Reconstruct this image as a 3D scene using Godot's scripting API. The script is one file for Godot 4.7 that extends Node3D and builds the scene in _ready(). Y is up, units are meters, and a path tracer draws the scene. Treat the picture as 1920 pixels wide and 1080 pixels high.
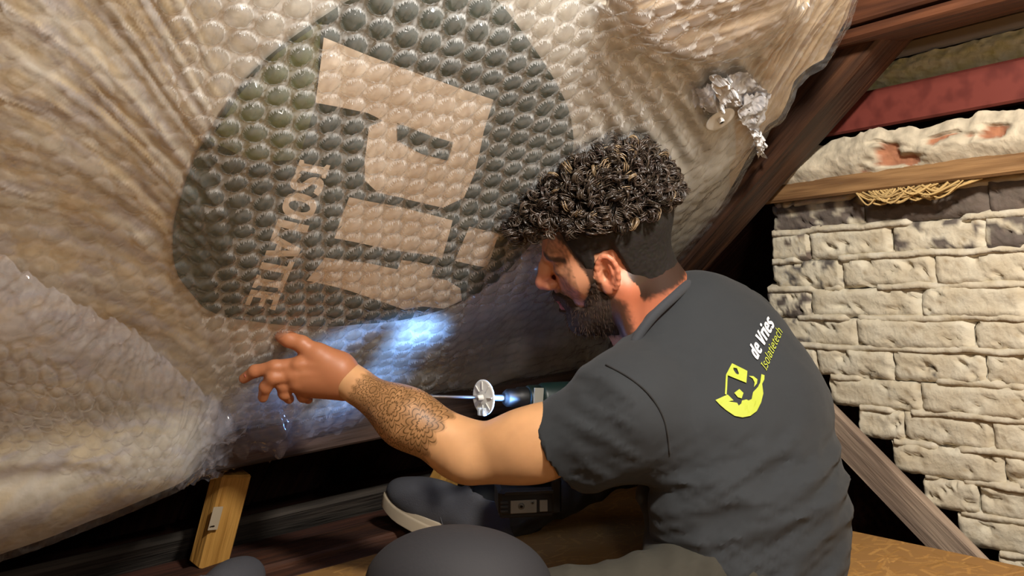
extends Node3D
# An installer kneeling in the eaves of an attic, pinning bubble foil under the roof slope. x runs along the eave, -z towards the eave, y up.

const FOCAL := 1883.0
const EYE := Vector3(0, 0.52, 0)
const PITCH := 0.7          # rise of the roof slope per metre
const SLOPE_N := Vector3(0, -0.81923, 0.57346)   # inward normal of the slope
const SLOPE_T := Vector3(0, 0.57346, 0.81923)    # up the slope
var cam_basis: Basis
var M := {}
var rng := RandomNumberGenerator.new()
var n1 := FastNoiseLite.new()
var n2 := FastNoiseLite.new()
var used_names := {}


func _ready() -> void:
	rng.seed = 11
	view_and_light()
	materials()
	setting()
	gable()
	eave()
	insulation()
	foil()
	person()
	tools()


func view_and_light() -> void:
	cam_basis = Basis(Vector3.UP, deg_to_rad(-34)) * Basis(Vector3.RIGHT, deg_to_rad(-2)) * Basis(Vector3.BACK, deg_to_rad(-5.4))
	var cam := Camera3D.new()
	cam.name = "camera"
	cam.fov = rad_to_deg(2.0 * atan(540.0 / FOCAL))
	cam.near = 0.02
	cam.far = 40.0
	cam.transform = Transform3D(cam_basis, EYE)
	add_child(cam)
	cam.current = true
	var e := Environment.new()
	e.background_mode = Environment.BG_COLOR
	e.background_color = Color(0.10, 0.11, 0.13)
	e.tonemap_mode = Environment.TONE_MAPPER_LINEAR
	e.tonemap_exposure = 1.0
	e.sdfgi_enabled = true
	e.ssao_enabled = true
	e.ssil_enabled = true
	var w := WorldEnvironment.new()
	w.name = "environment"
	w.environment = e
	add_child(w)
	n1.seed = 3
	n1.noise_type = FastNoiseLite.TYPE_SIMPLEX_SMOOTH
	n1.frequency = 1.0
	n1.fractal_octaves = 3
	n2.seed = 8
	n2.noise_type = FastNoiseLite.TYPE_SIMPLEX
	n2.frequency = 1.0
	n2.fractal_type = FastNoiseLite.FRACTAL_RIDGED
	n2.fractal_octaves = 2
	# the work lamp hung from the roof on the right, and an added fill lamp out of view behind the camera
	work_or_fill_lamp("work_or_fill_lamp", "round caged work lamp hanging from the roof slope above the wall", LAMP_A, LAMP_A + Vector3(0, 0.16, 0), Color(1.0, 0.97, 0.93), 2.1, 0.06)
	work_or_fill_lamp("work_or_fill_lamp", "added caged fill lamp out of view just behind the camera", FILL_LAMP_B, FILL_LAMP_B + Vector3(0, 0.3, 0), Color(1.0, 0.95, 0.90), 0.36, 0.07)

const LAMP_A := Vector3(0.66, 1.06, -0.28)
const FILL_LAMP_B := Vector3(0.12, 0.80, 0.45)


func work_or_fill_lamp(called: String, label: String, at_: Vector3, hook: Vector3, col: Color, energy: float, r: float) -> void:
	var t := thing(called, label, "lamp", at_)
	t.set_meta("group", "work lamps")
	var bulb := SphereMesh.new()
	bulb.radius = r
	bulb.height = r * 2
	bulb.radial_segments = 24
	bulb.rings = 12
	var bm := StandardMaterial3D.new()
	bm.albedo_color = Color(1, 1, 1)
	bm.emission_enabled = true
	bm.emission = col
	bm.emission_energy_multiplier = 6.0
	var b := MeshInstance3D.new()
	b.mesh = bulb
	b.material_override = bm
	b.name = "bulb"
	t.add_child(b, true)
	var l := OmniLight3D.new()
	l.name = "light"
	l.light_color = col
	l.light_energy = energy
	l.light_size = r
	l.omni_range = 8.0
	l.omni_attenuation = 2.0
	l.shadow_enabled = true
	t.add_child(l)
	var dark := pm(Color(0.05, 0.05, 0.05), 0.5)
	var cage := Tris.new()
	for k in 3:
		var ring := PackedVector3Array()
		for i in 25:
			var a := TAU * i / 24.0
			ring.append(Basis(Vector3.UP, PI * k / 3.0) * Vector3(cos(a), sin(a), 0) * r * 1.5)
		cage.tube(ring, 0.002, 5)
	obj("cage", cage.mesh(), dark, t)
	var cord := Tris.new()
	cord.tube(PackedVector3Array([Vector3(0, r * 1.4, 0), Vector3(0.004, (hook.y - at_.y) * 0.6, 0.003), hook - at_]), 0.004, 6)
	obj("cord", cord.mesh(), dark, t)


# ---------- places ----------
func ray(px: float, py: float) -> Vector3:
	return cam_basis * Vector3((px - 960.0) / FOCAL, (540.0 - py) / FOCAL, -1.0)

func at(px: float, py: float, d: float) -> Vector3:
	return EYE + ray(px, py) * d

func on_plane(px: float, py: float, n: Vector3, c: float) -> Vector3:
	var r := ray(px, py)
	return EYE + r * ((c - n.dot(EYE)) / n.dot(r))

func on_slope(px: float, py: float, off := 0.0) -> Vector3:    # where that ray meets the underside of the roof slope
	return on_plane(px, py, SLOPE_N, SLOPE_N.dot(Vector3(0, 0.46, -1.428)) + off)

func slope_y(z: float) -> float:
	return 0.46 + PITCH * (z + 1.428)


# ---------- objects ----------
func numbered(called: String) -> String:
	var n: int = used_names.get(called, 0)
	used_names[called] = n + 1
	return called if n == 0 else "%s_%03d" % [called, n]

func thing(called: String, label: String, category: String, where := Vector3.ZERO, group := "") -> Node3D:
	var o := Node3D.new()
	o.name = numbered(called)
	add_child(o)
	o.position = where
	tag(o, label, category, group)
	return o

func tag(o: Node, label: String, category: String, group := "") -> void:
	o.set_meta("label", label)
	o.set_meta("category", category)
	if group:
		o.set_meta("group", group)

func obj(called: String, mesh: Mesh, m: Material, parent: Node = null) -> MeshInstance3D:
	var o := MeshInstance3D.new()
	o.name = called if parent else numbered(called)
	o.mesh = mesh
	o.material_override = m
	(parent if parent else self).add_child(o, true)
	return o

func struct(called: String, mesh: Mesh, m: Material, label: String) -> MeshInstance3D:
	var o := obj(called, mesh, m)
	o.set_meta("kind", "structure")
	tag(o, label, "wall" if called.begins_with("wall") else called.split("_")[0])
	return o


# ---------- a bag of triangles (front faces clockwise) ----------
class Tris:
	var v := PackedVector3Array()
	var n := PackedVector3Array()
	var c := PackedColorArray()
	var uv := PackedVector2Array()
	var i := PackedInt32Array()
	var col := Color(1, 1, 1)

	func quad_flat(a: Vector3, b: Vector3, cc: Vector3, d: Vector3, out_: Vector3) -> void:
		var nn := (b - a).cross(d - a)
		if nn.length_squared() < 1e-16:
			nn = (cc - b).cross(d - b)
		nn = nn.normalized()
		if nn.dot(out_) < 0.0:
			nn = -nn
		var k := v.size()
		for p in [a, b, cc, d]:
			v.append(p)
			n.append(nn)
			c.append(col)
			uv.append(Vector2.ZERO)
		if (b - a).cross(cc - a).dot(nn) > 0.0:
			i.append_array(PackedInt32Array([k, k + 2, k + 1, k, k + 3, k + 2]))
		else:
			i.append_array(PackedInt32Array([k, k + 1, k + 2, k, k + 2, k + 3]))

	# a box with chamfered edges, half sizes s, in the frame t
	func box(t: Transform3D, s: Vector3, ch := 0.002) -> void:
		ch = minf(ch, minf(s.x, minf(s.y, s.z)) * 0.6)
		for ax in 3:
			var b1 := (ax + 1) % 3
			var b2 := (ax + 2) % 3
			for sg in [-1.0, 1.0]:
				var q := []
				for k in [[-1.0, -1.0], [1.0, -1.0], [1.0, 1.0], [-1.0, 1.0]]:
					var p := Vector3.ZERO
					p[ax] = sg * s[ax]
					p[b1] = k[0] * (s[b1] - ch)
					p[b2] = k[1] * (s[b2] - ch)
					q.append(t * p)
				var o := Vector3.ZERO
				o[ax] = sg
				quad_flat(q[0], q[1], q[2], q[3], t.basis * o)
			for s1 in [-1.0, 1.0]:
				for s2 in [-1.0, 1.0]:
					var q := []
					for k in [[-1.0, 0], [1.0, 0], [1.0, 1], [-1.0, 1]]:
						var p := Vector3.ZERO
						p[ax] = k[0] * (s[ax] - ch)
						p[b1] = s1 * (s[b1] - (ch if k[1] == 1 else 0.0))
						p[b2] = s2 * (s[b2] - (0.0 if k[1] == 1 else ch))
						q.append(t * p)
					var o := Vector3.ZERO
					o[b1] = s1
					o[b2] = s2
					quad_flat(q[0], q[1], q[2], q[3], t.basis * o)
		for sx in [-1.0, 1.0]:
			for sy in [-1.0, 1.0]:
				for sz in [-1.0, 1.0]:
					var g := Vector3(sx, sy, sz)
					var a: Vector3 = t * (g * Vector3(s.x, s.y - ch, s.z - ch))
					var b: Vector3 = t * (g * Vector3(s.x - ch, s.y, s.z - ch))
					var d: Vector3 = t * (g * Vector3(s.x - ch, s.y - ch, s.z))
					quad_flat(a, b, d, d, t.basis * g)

	# rows x cols vertices, smooth; normals from the neighbours
	func grid(cols: int, rows: int, pts: PackedVector3Array, wrap := false, flip := false, cl := PackedColorArray(), uvs := PackedVector2Array()) -> void:
		var k := v.size()
		v.append_array(pts)
		var nn := PackedVector3Array()
		nn.resize(pts.size())
		for r in rows:
			var r0 := maxi(r - 1, 0)
			var r1 := mini(r + 1, rows - 1)
			for q in cols:
				var q0 := (q - 1 + cols) % cols if wrap else maxi(q - 1, 0)
				var q1 := (q + 1) % cols if wrap else mini(q + 1, cols - 1)
				var x := (pts[r * cols + q1] - pts[r * cols + q0]).cross(pts[r1 * cols + q] - pts[r0 * cols + q]).normalized()
				nn[r * cols + q] = x if flip else -x
		n.append_array(nn)
		if cl.size() == pts.size():
			c.append_array(cl)
		else:
			for q in pts.size():
				c.append(col)
		if uvs.size() == pts.size():
			uv.append_array(uvs)
		else:
			var z := PackedVector2Array()
			z.resize(pts.size())
			uv.append_array(z)
		var qn := cols if wrap else cols - 1
		for r in rows - 1:
			for q in qn:
				var a := k + r * cols + q
				var b := k + r * cols + (q + 1) % cols
				var d := a + cols
				var e := b + cols
				if flip:
					i.append_array(PackedInt32Array([a, d, b, b, d, e]))
				else:
					i.append_array(PackedInt32Array([a, b, d, b, e, d]))

	# a round tube along points; radius may be a list
	func tube(p: PackedVector3Array, r, sides := 8, caps := true) -> void:
		var pts := PackedVector3Array()
		var side := Vector3.ZERO
		var m := p.size()
		for a in m:
			var t := (p[mini(a + 1, m - 1)] - p[maxi(a - 1, 0)]).normalized()
			if side == Vector3.ZERO:
				side = t.cross(Vector3.UP if absf(t.y) < 0.9 else Vector3.RIGHT).normalized()
			else:
				side = (side - t * side.dot(t)).normalized()
			var up := side.cross(t)
			var rr: float = r if r is float else r[a]
			for q in sides:
				var g := TAU * q / sides
				pts.append(p[a] + (side * cos(g) + up * sin(g)) * rr)
		grid(sides, m, pts, true, false)
		if caps:
			for e in [0, m - 1]:
				var t: Vector3 = (p[1] - p[0]) if e == 0 else (p[m - 1] - p[m - 2])
				for q in range(1, sides - 1):
					quad_flat(pts[e * sides], pts[e * sides + q], pts[e * sides + q + 1], pts[e * sides + q + 1], -t if e == 0 else t)

	# a lathe: profile of (distance along the axis, radius)
	func lathe(t: Transform3D, prof: Array, sides := 24) -> void:
		var pts := PackedVector3Array()
		for a in prof:
			for q in sides:
				var g := TAU * q / sides
				pts.append(t * Vector3(a[0], cos(g) * a[1], sin(g) * a[1]))
		grid(sides, prof.size(), pts, true, false)

	func mesh() -> ArrayMesh:
		var a := []
		a.resize(Mesh.ARRAY_MAX)
		a[Mesh.ARRAY_VERTEX] = v
		a[Mesh.ARRAY_NORMAL] = n
		a[Mesh.ARRAY_COLOR] = c
		a[Mesh.ARRAY_TEX_UV] = uv
		a[Mesh.ARRAY_INDEX] = i
		var m := ArrayMesh.new()
		m.add_surface_from_arrays(Mesh.PRIMITIVE_TRIANGLES, a)
		return m


# a smooth closed or open curve through points
func curve2(p: Array, steps: int, closed := false) -> PackedVector2Array:
	var out := PackedVector2Array()
	var m := p.size()
	var last := m if closed else m - 1
	for a in last:
		var p0: Vector2 = p[(a - 1 + m) % m] if closed else p[maxi(a - 1, 0)]
		var p1: Vector2 = p[a]
		var p2: Vector2 = p[(a + 1) % m]
		var p3: Vector2 = p[(a + 2) % m] if closed else p[mini(a + 2, m - 1)]
		for s in steps:
			out.append(p1.cubic_interpolate(p2, p0, p3, s / float(steps)))
	if not closed:
		out.append(p[m - 1])
	return out

func curve3(p: Array, steps: int) -> PackedVector3Array:
	var out := PackedVector3Array()
	var m := p.size()
	for a in m - 1:
		for s in steps:
			out.append((p[a] as Vector3).cubic_interpolate(p[a + 1], p[maxi(a - 1, 0)], p[mini(a + 2, m - 1)], s / float(steps)))
	out.append(p[m - 1])
	return out

func lookup(list: Array, x: float) -> float:    # piecewise-linear y at x
	for a in list.size() - 1:
		if x <= list[a + 1].x:
			var f := clampf((x - list[a].x) / maxf(list[a + 1].x - list[a].x, 1e-5), 0.0, 1.0)
			return lerpf(list[a].y, list[a + 1].y, f)
	return list[-1].y

func frame(origin: Vector3, x: Vector3, y: Vector3) -> Transform3D:
	x = x.normalized()
	var z := x.cross(y).normalized()
	return Transform3D(Basis(x, z.cross(x), z), origin)


# ---------- materials ----------
func lin(r: float, g: float, b: float) -> Color:   # 0-255 screen values to linear, for vertex colours
	return Color(r / 255.0, g / 255.0, b / 255.0).srgb_to_linear()

func pm(col: Color, rough: float, metal := 0.0) -> StandardMaterial3D:
	var m := StandardMaterial3D.new()
	m.albedo_color = col
	m.roughness = rough
	m.metallic = metal
	return m

func noise_tex(freq: float, oct: int, seed_: int, ramp: Array = [], bump := false, size := 512, type := FastNoiseLite.TYPE_SIMPLEX_SMOOTH, frac := FastNoiseLite.FRACTAL_FBM) -> NoiseTexture2D:
	var n := FastNoiseLite.new()
	n.noise_type = type
	n.frequency = freq
	n.fractal_octaves = oct
	n.fractal_type = frac
	n.seed = seed_
	var t := NoiseTexture2D.new()
	t.width = size
	t.height = size
	t.seamless = true
	t.noise = n
	if bump:
		t.as_normal_map = true
		t.bump_strength = 4.0
	if ramp:
		var g := Gradient.new()
		var off := PackedFloat32Array()
		var cols := PackedColorArray()
		for r in ramp:
			off.append(r[0])
			cols.append(r[1])
		g.offsets = off
		g.colors = cols
		t.color_ramp = g
	return t

func wood(dark: Color, light: Color, rough := 0.7, seed_ := 1, stretch := Vector3(1.2, 16, 16)) -> StandardMaterial3D:
	var m := pm(Color(1, 1, 1), rough)
	m.albedo_texture = noise_tex(0.008, 4, seed_, [[0.25, dark], [0.5, dark.lerp(light, 0.55)], [0.75, light]])
	m.uv1_triplanar = true
	m.uv1_scale = stretch * 0.5
	m.uv1_triplanar_sharpness = 4.0
	m.heightmap_enabled = true
	m.heightmap_texture = M.grain
	m.heightmap_scale = 0.15
	return m

func vc(rough: float, bump: Texture2D = null, depth := 0.1, scale := 8.0) -> StandardMaterial3D:   # colour from the vertices
	var m := pm(Color(1, 1, 1), rough)
	m.vertex_color_use_as_albedo = true
	if bump:
		m.heightmap_enabled = true
		m.heightmap_texture = bump
		m.heightmap_scale = depth
		m.uv1_triplanar = true
		m.uv1_scale = Vector3.ONE * scale
	return m

func materials() -> void:
	M.grain = noise_tex(0.02, 3, 21)
	M.grit = noise_tex(0.03, 4, 22)
	M.weave = noise_tex(0.25, 2, 23)
	M.rafter = wood(Color(0.19, 0.115, 0.072), Color(0.33, 0.21, 0.13), 0.6, 1)
	M.purlin = wood(Color(0.25, 0.14, 0.085), Color(0.38, 0.225, 0.135), 0.55, 2)
	M.dark_board = wood(Color(0.22, 0.115, 0.08), Color(0.34, 0.19, 0.13), 0.8, 3)
	M.eave_beam = wood(Color(0.19, 0.14, 0.115), Color(0.31, 0.23, 0.185), 0.8, 4)
	M.batten = wood(Color(0.42, 0.30, 0.18), Color(0.60, 0.46, 0.30), 0.7, 5)
	M.stud = wood(Color(0.66, 0.47, 0.20), Color(0.80, 0.60, 0.30), 0.65, 6)
	M.old_plank = wood(Color(0.50, 0.43, 0.37), Color(0.68, 0.60, 0.52), 0.9, 7)
	M.grey_board = wood(Color(0.22, 0.20, 0.18), Color(0.33, 0.30, 0.27), 0.9, 8)
	M.brown_board = wood(Color(0.22, 0.12, 0.07), Color(0.33, 0.19, 0.11), 0.75, 9)
	M.red = pm(Color(0.43, 0.19, 0.155), 0.6)
	M.red.albedo_texture = noise_tex(0.02, 3, 31, [[0.2, Color(0.85, 0.8, 0.8)], [0.6, Color(1, 1, 1)]])
	M.red.uv1_triplanar = true
	M.red.uv1_scale = Vector3(2, 2, 2)
	M.stone = vc(0.95, M.grit, 0.12, 5.0)
	M.osb = pm(Color(1, 1, 1), 0.75)
	M.osb.albedo_texture = osb_texture()
	M.osb.uv1_triplanar = true
	M.osb.uv1_scale = Vector3.ONE * 1.6
	M.plain_wall = pm(Color(0.42, 0.36, 0.29), 0.95)
	# film: a thin smooth sheet, slightly milky
	M.film = pm(Color(0.95, 0.96, 0.96, 0.31), 0.09)
	M.film.transparency = BaseMaterial3D.TRANSPARENCY_ALPHA
	M.film.metallic_specular = 0.9
	M.film_clear = pm(Color(0.93, 0.94, 0.94, 0.12), 0.10)
	M.film_clear.transparency = BaseMaterial3D.TRANSPARENCY_ALPHA
	M.film_clear.metallic_specular = 0.9
	M.dome = pm(Color(0.93, 0.94, 0.94, 0.07), 0.09)
	M.dome.transparency = BaseMaterial3D.TRANSPARENCY_ALPHA
	M.dome.metallic_specular = 0.9
	M.film_flap = pm(Color(0.88, 0.89, 0.95, 0.10), 0.06)
	M.film_flap.transparency = BaseMaterial3D.TRANSPARENCY_ALPHA
	M.film_flap.metallic_specular = 0.95
	M.sheet = vc(0.6, M.grit, 0.06, 4.0)
	M.print_ = vc(0.55, M.grit, 0.05, 4.0)

func osb_texture() -> ImageTexture:
	var s := 512
	var im := Image.create(s, s, true, Image.FORMAT_RGB8)
	im.fill(Color(0.58, 0.42, 0.22))
	var r := RandomNumberGenerator.new()
	r.seed = 5
	for k in 1500:
		var c := Vector2(r.randf() * s, r.randf() * s)
		var a := r.randf() * PI
		var d := Vector2(cos(a), sin(a))
		var len_ := r.randf_range(12, 34)
		var wid := r.randf_range(2, 6)
		var tone := Color(0.60, 0.43, 0.20).lerp(Color(0.70, 0.53, 0.29), r.randf()) * r.randf_range(0.90, 1.05)
		for u in int(len_):
			for w in int(wid):
				var p := c + d * u + Vector2(-d.y, d.x) * w
				im.set_pixel(posmod(int(p.x), s), posmod(int(p.y), s), tone)
	im.generate_mipmaps()
	return ImageTexture.create_from_image(im)


# a beam from a to b: section (across, along "up"), in its own axes so that the grain runs along it
func beam(called: String, a: Vector3, b: Vector3, up: Vector3, wide: float, tall: float, m: Material, label := "", category := "beam", group := "", parent: Node = null, ch := 0.004) -> MeshInstance3D:
	var t := Tris.new()
	t.box(Transform3D.IDENTITY, Vector3((b - a).length() / 2, tall / 2, wide / 2), ch)
	var o := obj(called, t.mesh(), m, parent)
	o.transform = frame((a + b) / 2, b - a, up)
	if label:
		tag(o, label, category, group)
	return o


# ---------- the attic: floor, slopes, end walls ----------
func setting() -> void:
	var t := Tris.new()
	t.box(Transform3D(Basis(), Vector3(-0.81, -0.03, 0.67)), Vector3(2.19, 0.03, 2.33), 0.003)
	struct("floor", t.mesh(), M.osb, "yellow chipboard attic floor under the kneeling man")
	t = Tris.new()
	t.box(Transform3D(Basis(), Vector3(-0.6, -0.28, 0.6)), Vector3(2.6, 0.02, 3.2), 0.002)
	struct("trim_1", t.mesh(), M.dark_board, "dark ceiling boards of the storey below, seen through the floor edge gap")
	# far side of the attic
	t = Tris.new()
	t.box(Transform3D(Basis(), Vector3(-3.06, 0.9, 0.6)), Vector3(0.05, 1.5, 3.3), 0.002)
	struct("wall_left", t.mesh(), M.plain_wall, "plain plastered gable wall at the far end of the attic")
	t = Tris.new()
	t.box(Transform3D(Basis(), Vector3(-0.6, 0.9, 3.05)), Vector3(2.6, 1.2, 0.05), 0.002)
	struct("wall_front", t.mesh(), M.plain_wall, "plain knee wall behind the camera")
	t = Tris.new()
	t.box(Transform3D(Basis(), Vector3(-0.6, 0.1, -2.62)), Vector3(2.6, 0.5, 0.05), 0.002)
	struct("wall_back", t.mesh(), M.dark_board, "dark boards closing the eave behind the beam")
	t = Tris.new()
	t.box(frame(Vector3(-0.6, 1.72, 2.0), Vector3.RIGHT, Vector3(0, 1, 0.7).normalized()), Vector3(2.6, 0.02, 1.5), 0.002)
	struct("ceiling_rear", t.mesh(), M.dark_board, "dark boarded roof slope behind the camera")
	# the boarding of the slope that the foil hangs from: planks that run up the slope
	var deck := Node3D.new()
	deck.name = "ceiling"
	add_child(deck)
	deck.set_meta("kind", "structure")
	tag(deck, "dark brown vertical roof boarding behind beam and foil", "ceiling")
	var x := -3.2
	var k := 0
	while x < 2.1:
		var w := 0.172
		var p := Tris.new()
		p.box(Transform3D.IDENTITY, Vector3(1.95, 0.010, w / 2 - 0.004), 0.003)
		var o := obj("plank", p.mesh(), M.dark_board, deck)
		var mid := Vector3(x + w / 2, slope_y(-0.62), -0.62) - SLOPE_N * (0.115 + 0.003 * (k % 3))
		o.transform = frame(mid, SLOPE_T, SLOPE_N)
		x += w
		k += 1
	# rafters: the last one before the gable shows, the others carry the foil
	for xr in [1.405]:
		var deep := 0.05 if xr > 1.0 else 0.075
		var o := beam("rafter", Vector3(xr, slope_y(-2.0), -2.0) - SLOPE_N * deep, Vector3(xr, slope_y(0.55), 0.55) - SLOPE_N * deep, SLOPE_N, 0.085, 0.10 if xr > 1.0 else 0.07, M.rafter)
		tag(o, {1.405: "stout dark brown rafter slanting up along the right edge of the foil"}.get(xr, "dark brown rafter hidden behind the foil"), "beam", "rafters of the slope")
	var r2 := beam("rafter_lath", Vector3(1.474, slope_y(-2.0), -2.0) - SLOPE_N * 0.07, Vector3(1.474, slope_y(0.3), 0.3) - SLOPE_N * 0.07, SLOPE_N, 0.04, 0.09, M.dark_board)
	tag(r2, "narrow darker lath fixed on the wall side of the rafter", "lath")


func gable() -> void:
	var wall := Node3D.new()
	wall.name = "wall_right"
	add_child(wall)
	wall.set_meta("kind", "structure")
	tag(wall, "whitewashed brick gable wall with soot-dark bricks near the top", "wall")
	var X := 1.5
	# mortar bed behind the bricks, cut along the stair of brick ends
	var course := 0.054
	var y0 := -0.1936
	var ends := [-0.78, -0.85, -0.911, -0.976, -1.037, -1.091, -1.155, -1.215]     # where each of the lowest courses breaks off
	var r := RandomNumberGenerator.new()
	r.seed = 77
	var nx := FastNoiseLite.new()
	nx.seed = 4
	nx.frequency = 1.0
	nx.fractal_octaves = 4
	for row in 14:
		var yb := y0 + row * course
		# left end of this course: the wall stops short of the rafter above and steps down along the plank below
		var zl := -1.335 + r.randf_range(-0.015, 0.02)
		var ym := yb + course
		if row < ends.size():
			zl = ends[row]
		var z := zl
		var mort := Tris.new()
		var row_seed := row * 7.3
		mort.col = lin(198, 188, 164)
		mort.box(Transform3D(Basis(), Vector3(X + 0.068, yb + course / 2, (zl + 0.012 + 1.2) / 2)), Vector3(0.05, course / 2, (1.2 - zl - 0.012) / 2), 0.002)
		var mp := PackedVector3Array()
		var mc := PackedColorArray()
		for j in 5:
			for k in 190:
				var mz := lerpf(zl + 0.006, 0.5, pow(k / 189.0, 1.5))
				var my := yb + course + lerpf(-0.011, 0.011, j / 4.0) + nx.get_noise_2d(mz * 8.0, row * 9.0) * 0.004
				var mx := X + 0.0004 + nx.get_noise_2d(mz * 9.0, my * 20.0 + 50.0) * 0.006 + 0.012 * smoothstep(0.20, 0.36, nx.get_noise_2d(mz * 5.0, row_seed)) + nx.get_noise_2d(mz * 30.0, my * 150.0) * 0.0016 + (0.02 if j == 0 or j == 4 or k == 0 else 0.0)
				mp.append(Vector3(mx, my, mz))
				mc.append(lin(210, 202, 182).lerp(lin(192, 180, 154), 0.5 + nx.get_noise_2d(mz * 25.0, my * 40.0)))
		mort.grid(190, 5, mp, false, true, mc)
		var mo := obj("mortar", mort.mesh(), M.stone, wall)
		mo.set_meta("kind", "structure")
		var first := true
		while z < 0.55:
			var len_ := 0.205 + r.randf_range(-0.045, 0.030)
			if first and row % 2 == 0:
				len_ *= 0.55
			first = false
			var far := z > -0.35
			brick(wall, nx, r, X, yb, z, len_ - 0.0015, course - 0.0012, far)
			z += len_
	# what lies behind the missing bricks
	var back := Tris.new()
	back.box(Transform3D(Basis(), Vector3(1.98, 0.9, 0.2)), Vector3(0.03, 1.5, 3.0), 0.002)
	struct("trim_2", back.mesh(), M.dark_board, "dark boarding behind the gap between rafter and bricks")
	# rough mortar bedding above the batten
	var pts := PackedVector3Array()
	var cl := PackedColorArray()
	var cols := 300
	var rows := 26
	for j in rows:
		var v := j / float(rows - 1)
		for k in cols:
			var zz := lerpf(-1.30, 0.5, k / float(cols - 1))
			var edge := nx.get_noise_2d(zz * 9.0, 3.0) * 0.020
			var yy := lerpf(0.588, 0.664 + edge, v)
			var lump := sin(PI * clampf(v, 0.02, 1.0)) * 0.020
			var hole := smoothstep(0.16, 0.40, nx.get_noise_2d(zz * 4.0 + 5.0, yy * 9.0))
			if v > 0.75:
				hole *= 0.3
			var red := smoothstep(0.45, 0.75, hole) * (1.0 if v < 0.7 else 0.0)
			var rough := nx.get_noise_2d(zz * 60.0, yy * 60.0) * 0.0018 + nx.get_noise_2d(zz * 7.0, yy * 10.0) * 0.009
			pts.append(Vector3(X - 0.028 - lump * (1.0 - 0.85 * hole) - rough, yy, zz))
			cl.append(lin(196, 184, 160).lerp(lin(166, 112, 82), red) * (0.9 + 0.35 * nx.get_noise_2d(zz * 40.0, yy * 50.0)))
	var mt := Tris.new()
	mt.grid(cols, rows, pts, false, true, cl)
	var bed := obj("mortar_bedding", mt.mesh(), M.stone, wall)
	bed.set_meta("label", "lumpy pale mortar bedding with red brick showing through")
	# members that lie along the wall above the bricks
	beam("wall_batten", Vector3(X - 0.012, 0.583, -1.36), Vector3(X - 0.012, 0.583, 0.6), Vector3.UP, 0.055, 0.033, M.batten, "long pale brown batten on top of the brickwork", "batten")
	beam("red_beam", Vector3(X + 0.0, 0.704, -1.36), Vector3(X + 0.0, 0.704, 0.6), Vector3.UP, 0.05, 0.064, M.red, "dark red painted beam running along the gable wall", "beam")
	beam("dark_board", Vector3(X + 0.07, 0.842, -1.36), Vector3(X + 0.07, 0.842, 0.6), Vector3.UP, 0.03, 0.085, M.dark_board, "dark brown board between purlin and pale strips on gable", "board")
	beam("dark_board", Vector3(X + 0.08, 0.655, -1.36), Vector3(X + 0.08, 0.655, 0.6), Vector3.UP, 0.03, 0.12, M.dark_board, "black backing board in the gap below the red beam", "board")
	beam("grey_strip", Vector3(X + 0.03, 0.798, -1.36), Vector3(X + 0.03, 0.798, 0.6), Vector3.UP, 0.03, 0.026, pm(Color(0.68, 0.65, 0.61), 0.9), "thin grey cement strip above the yellow wool strip", "strip")
	# the mineral wool strip has a loose, fibrous face
	var wp := PackedVector3Array()
	var wc := PackedColorArray()
	cols = 220
	rows = 14
	for j in rows:
		for k in cols:
			var zz := lerpf(-1.30, 0.5, k / float(cols - 1))
			var v := j / float(rows - 1)
			var yy := lerpf(0.733, 0.782 + nx.get_noise_2d(zz * 22.0, 0.0) * 0.005, v)
			wp.append(Vector3(X + 0.012 - sin(PI * v) * 0.008 - nx.get_noise_2d(zz * 70.0, yy * 90.0) * 0.006, yy, zz))
			wc.append(lin(206, 194, 132).lerp(lin(220, 212, 176), 0.5 + nx.get_noise_2d(zz * 30.0, yy * 50.0)))
	var wt := Tris.new()
	wt.grid(cols, rows, wp, false, true, wc)
	var wb := Tris.new()
	wb.box(Transform3D(Basis(), Vector3(X + 0.045, 0.757, -0.4)), Vector3(0.03, 0.024, 0.92), 0.004)
	wb.c.fill(lin(176, 164, 108))
	var base := wt.v.size()
	wt.v.append_array(wb.v); wt.n.append_array(wb.n); wt.c.append_array(wb.c); wt.uv.append_array(wb.uv)
	for q in wb.i:
		wt.i.append(q + base)
	tag(obj("wool_strip", wt.mesh(), M.stone), "pale yellow strip of mineral wool above the red beam", "insulation")
	# a tuft of straw-coloured wool squeezed under the batten
	var tuft := Tris.new()
	for k in 60:
		var zz := r.randf_range(-1.06, -0.93)
		var s := r.randf_range(-0.03, 0.03)
		tuft.col = lin(190, 160, 105) * r.randf_range(0.7, 1.15)
		var x0 := X - 0.02 - r.randf() * 0.02
		tuft.tube(curve3([Vector3(x0, 0.566, zz - 0.035), Vector3(x0 - 0.008, 0.556 - 0.014 * r.randf(), zz + s * 0.3), Vector3(x0, 0.566, zz + 0.035 + s)], 5), r.randf_range(0.0012, 0.0024), 5, false)
	tag(obj("wool_tuft", tuft.mesh(), vc(0.9)), "straw yellow tuft of wool squeezed out under the pale batten", "insulation")
	# purlin with a moulded lower edge
	var pu := thing("purlin", "thick red-brown purlin with grooved edge at the top right corner", "beam", Vector3(1.375, 0.803, -0.3))
	beam("body", Vector3(0, 0.068, -0.79), Vector3(0, 0.068, 1.0), Vector3.UP, 0.10, 0.105, M.purlin, "", "", "", pu)
	beam("moulding", Vector3(0.004, 0.0, -0.77), Vector3(0.004, 0.0, 1.0), Vector3.UP, 0.112, 0.020, M.purlin, "", "", "", pu, 0.007)
	# the plank that slants down along the stepped brick ends
	beam("slanting_plank", Vector3(1.478, 0.2375, -1.296), Vector3(1.478, -0.134, -0.851), Vector3.LEFT, 0.0626, 0.018, M.old_plank, "weathered grey plank slanting down along the stepped brick ends", "plank", "", null, 0.002)


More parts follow.
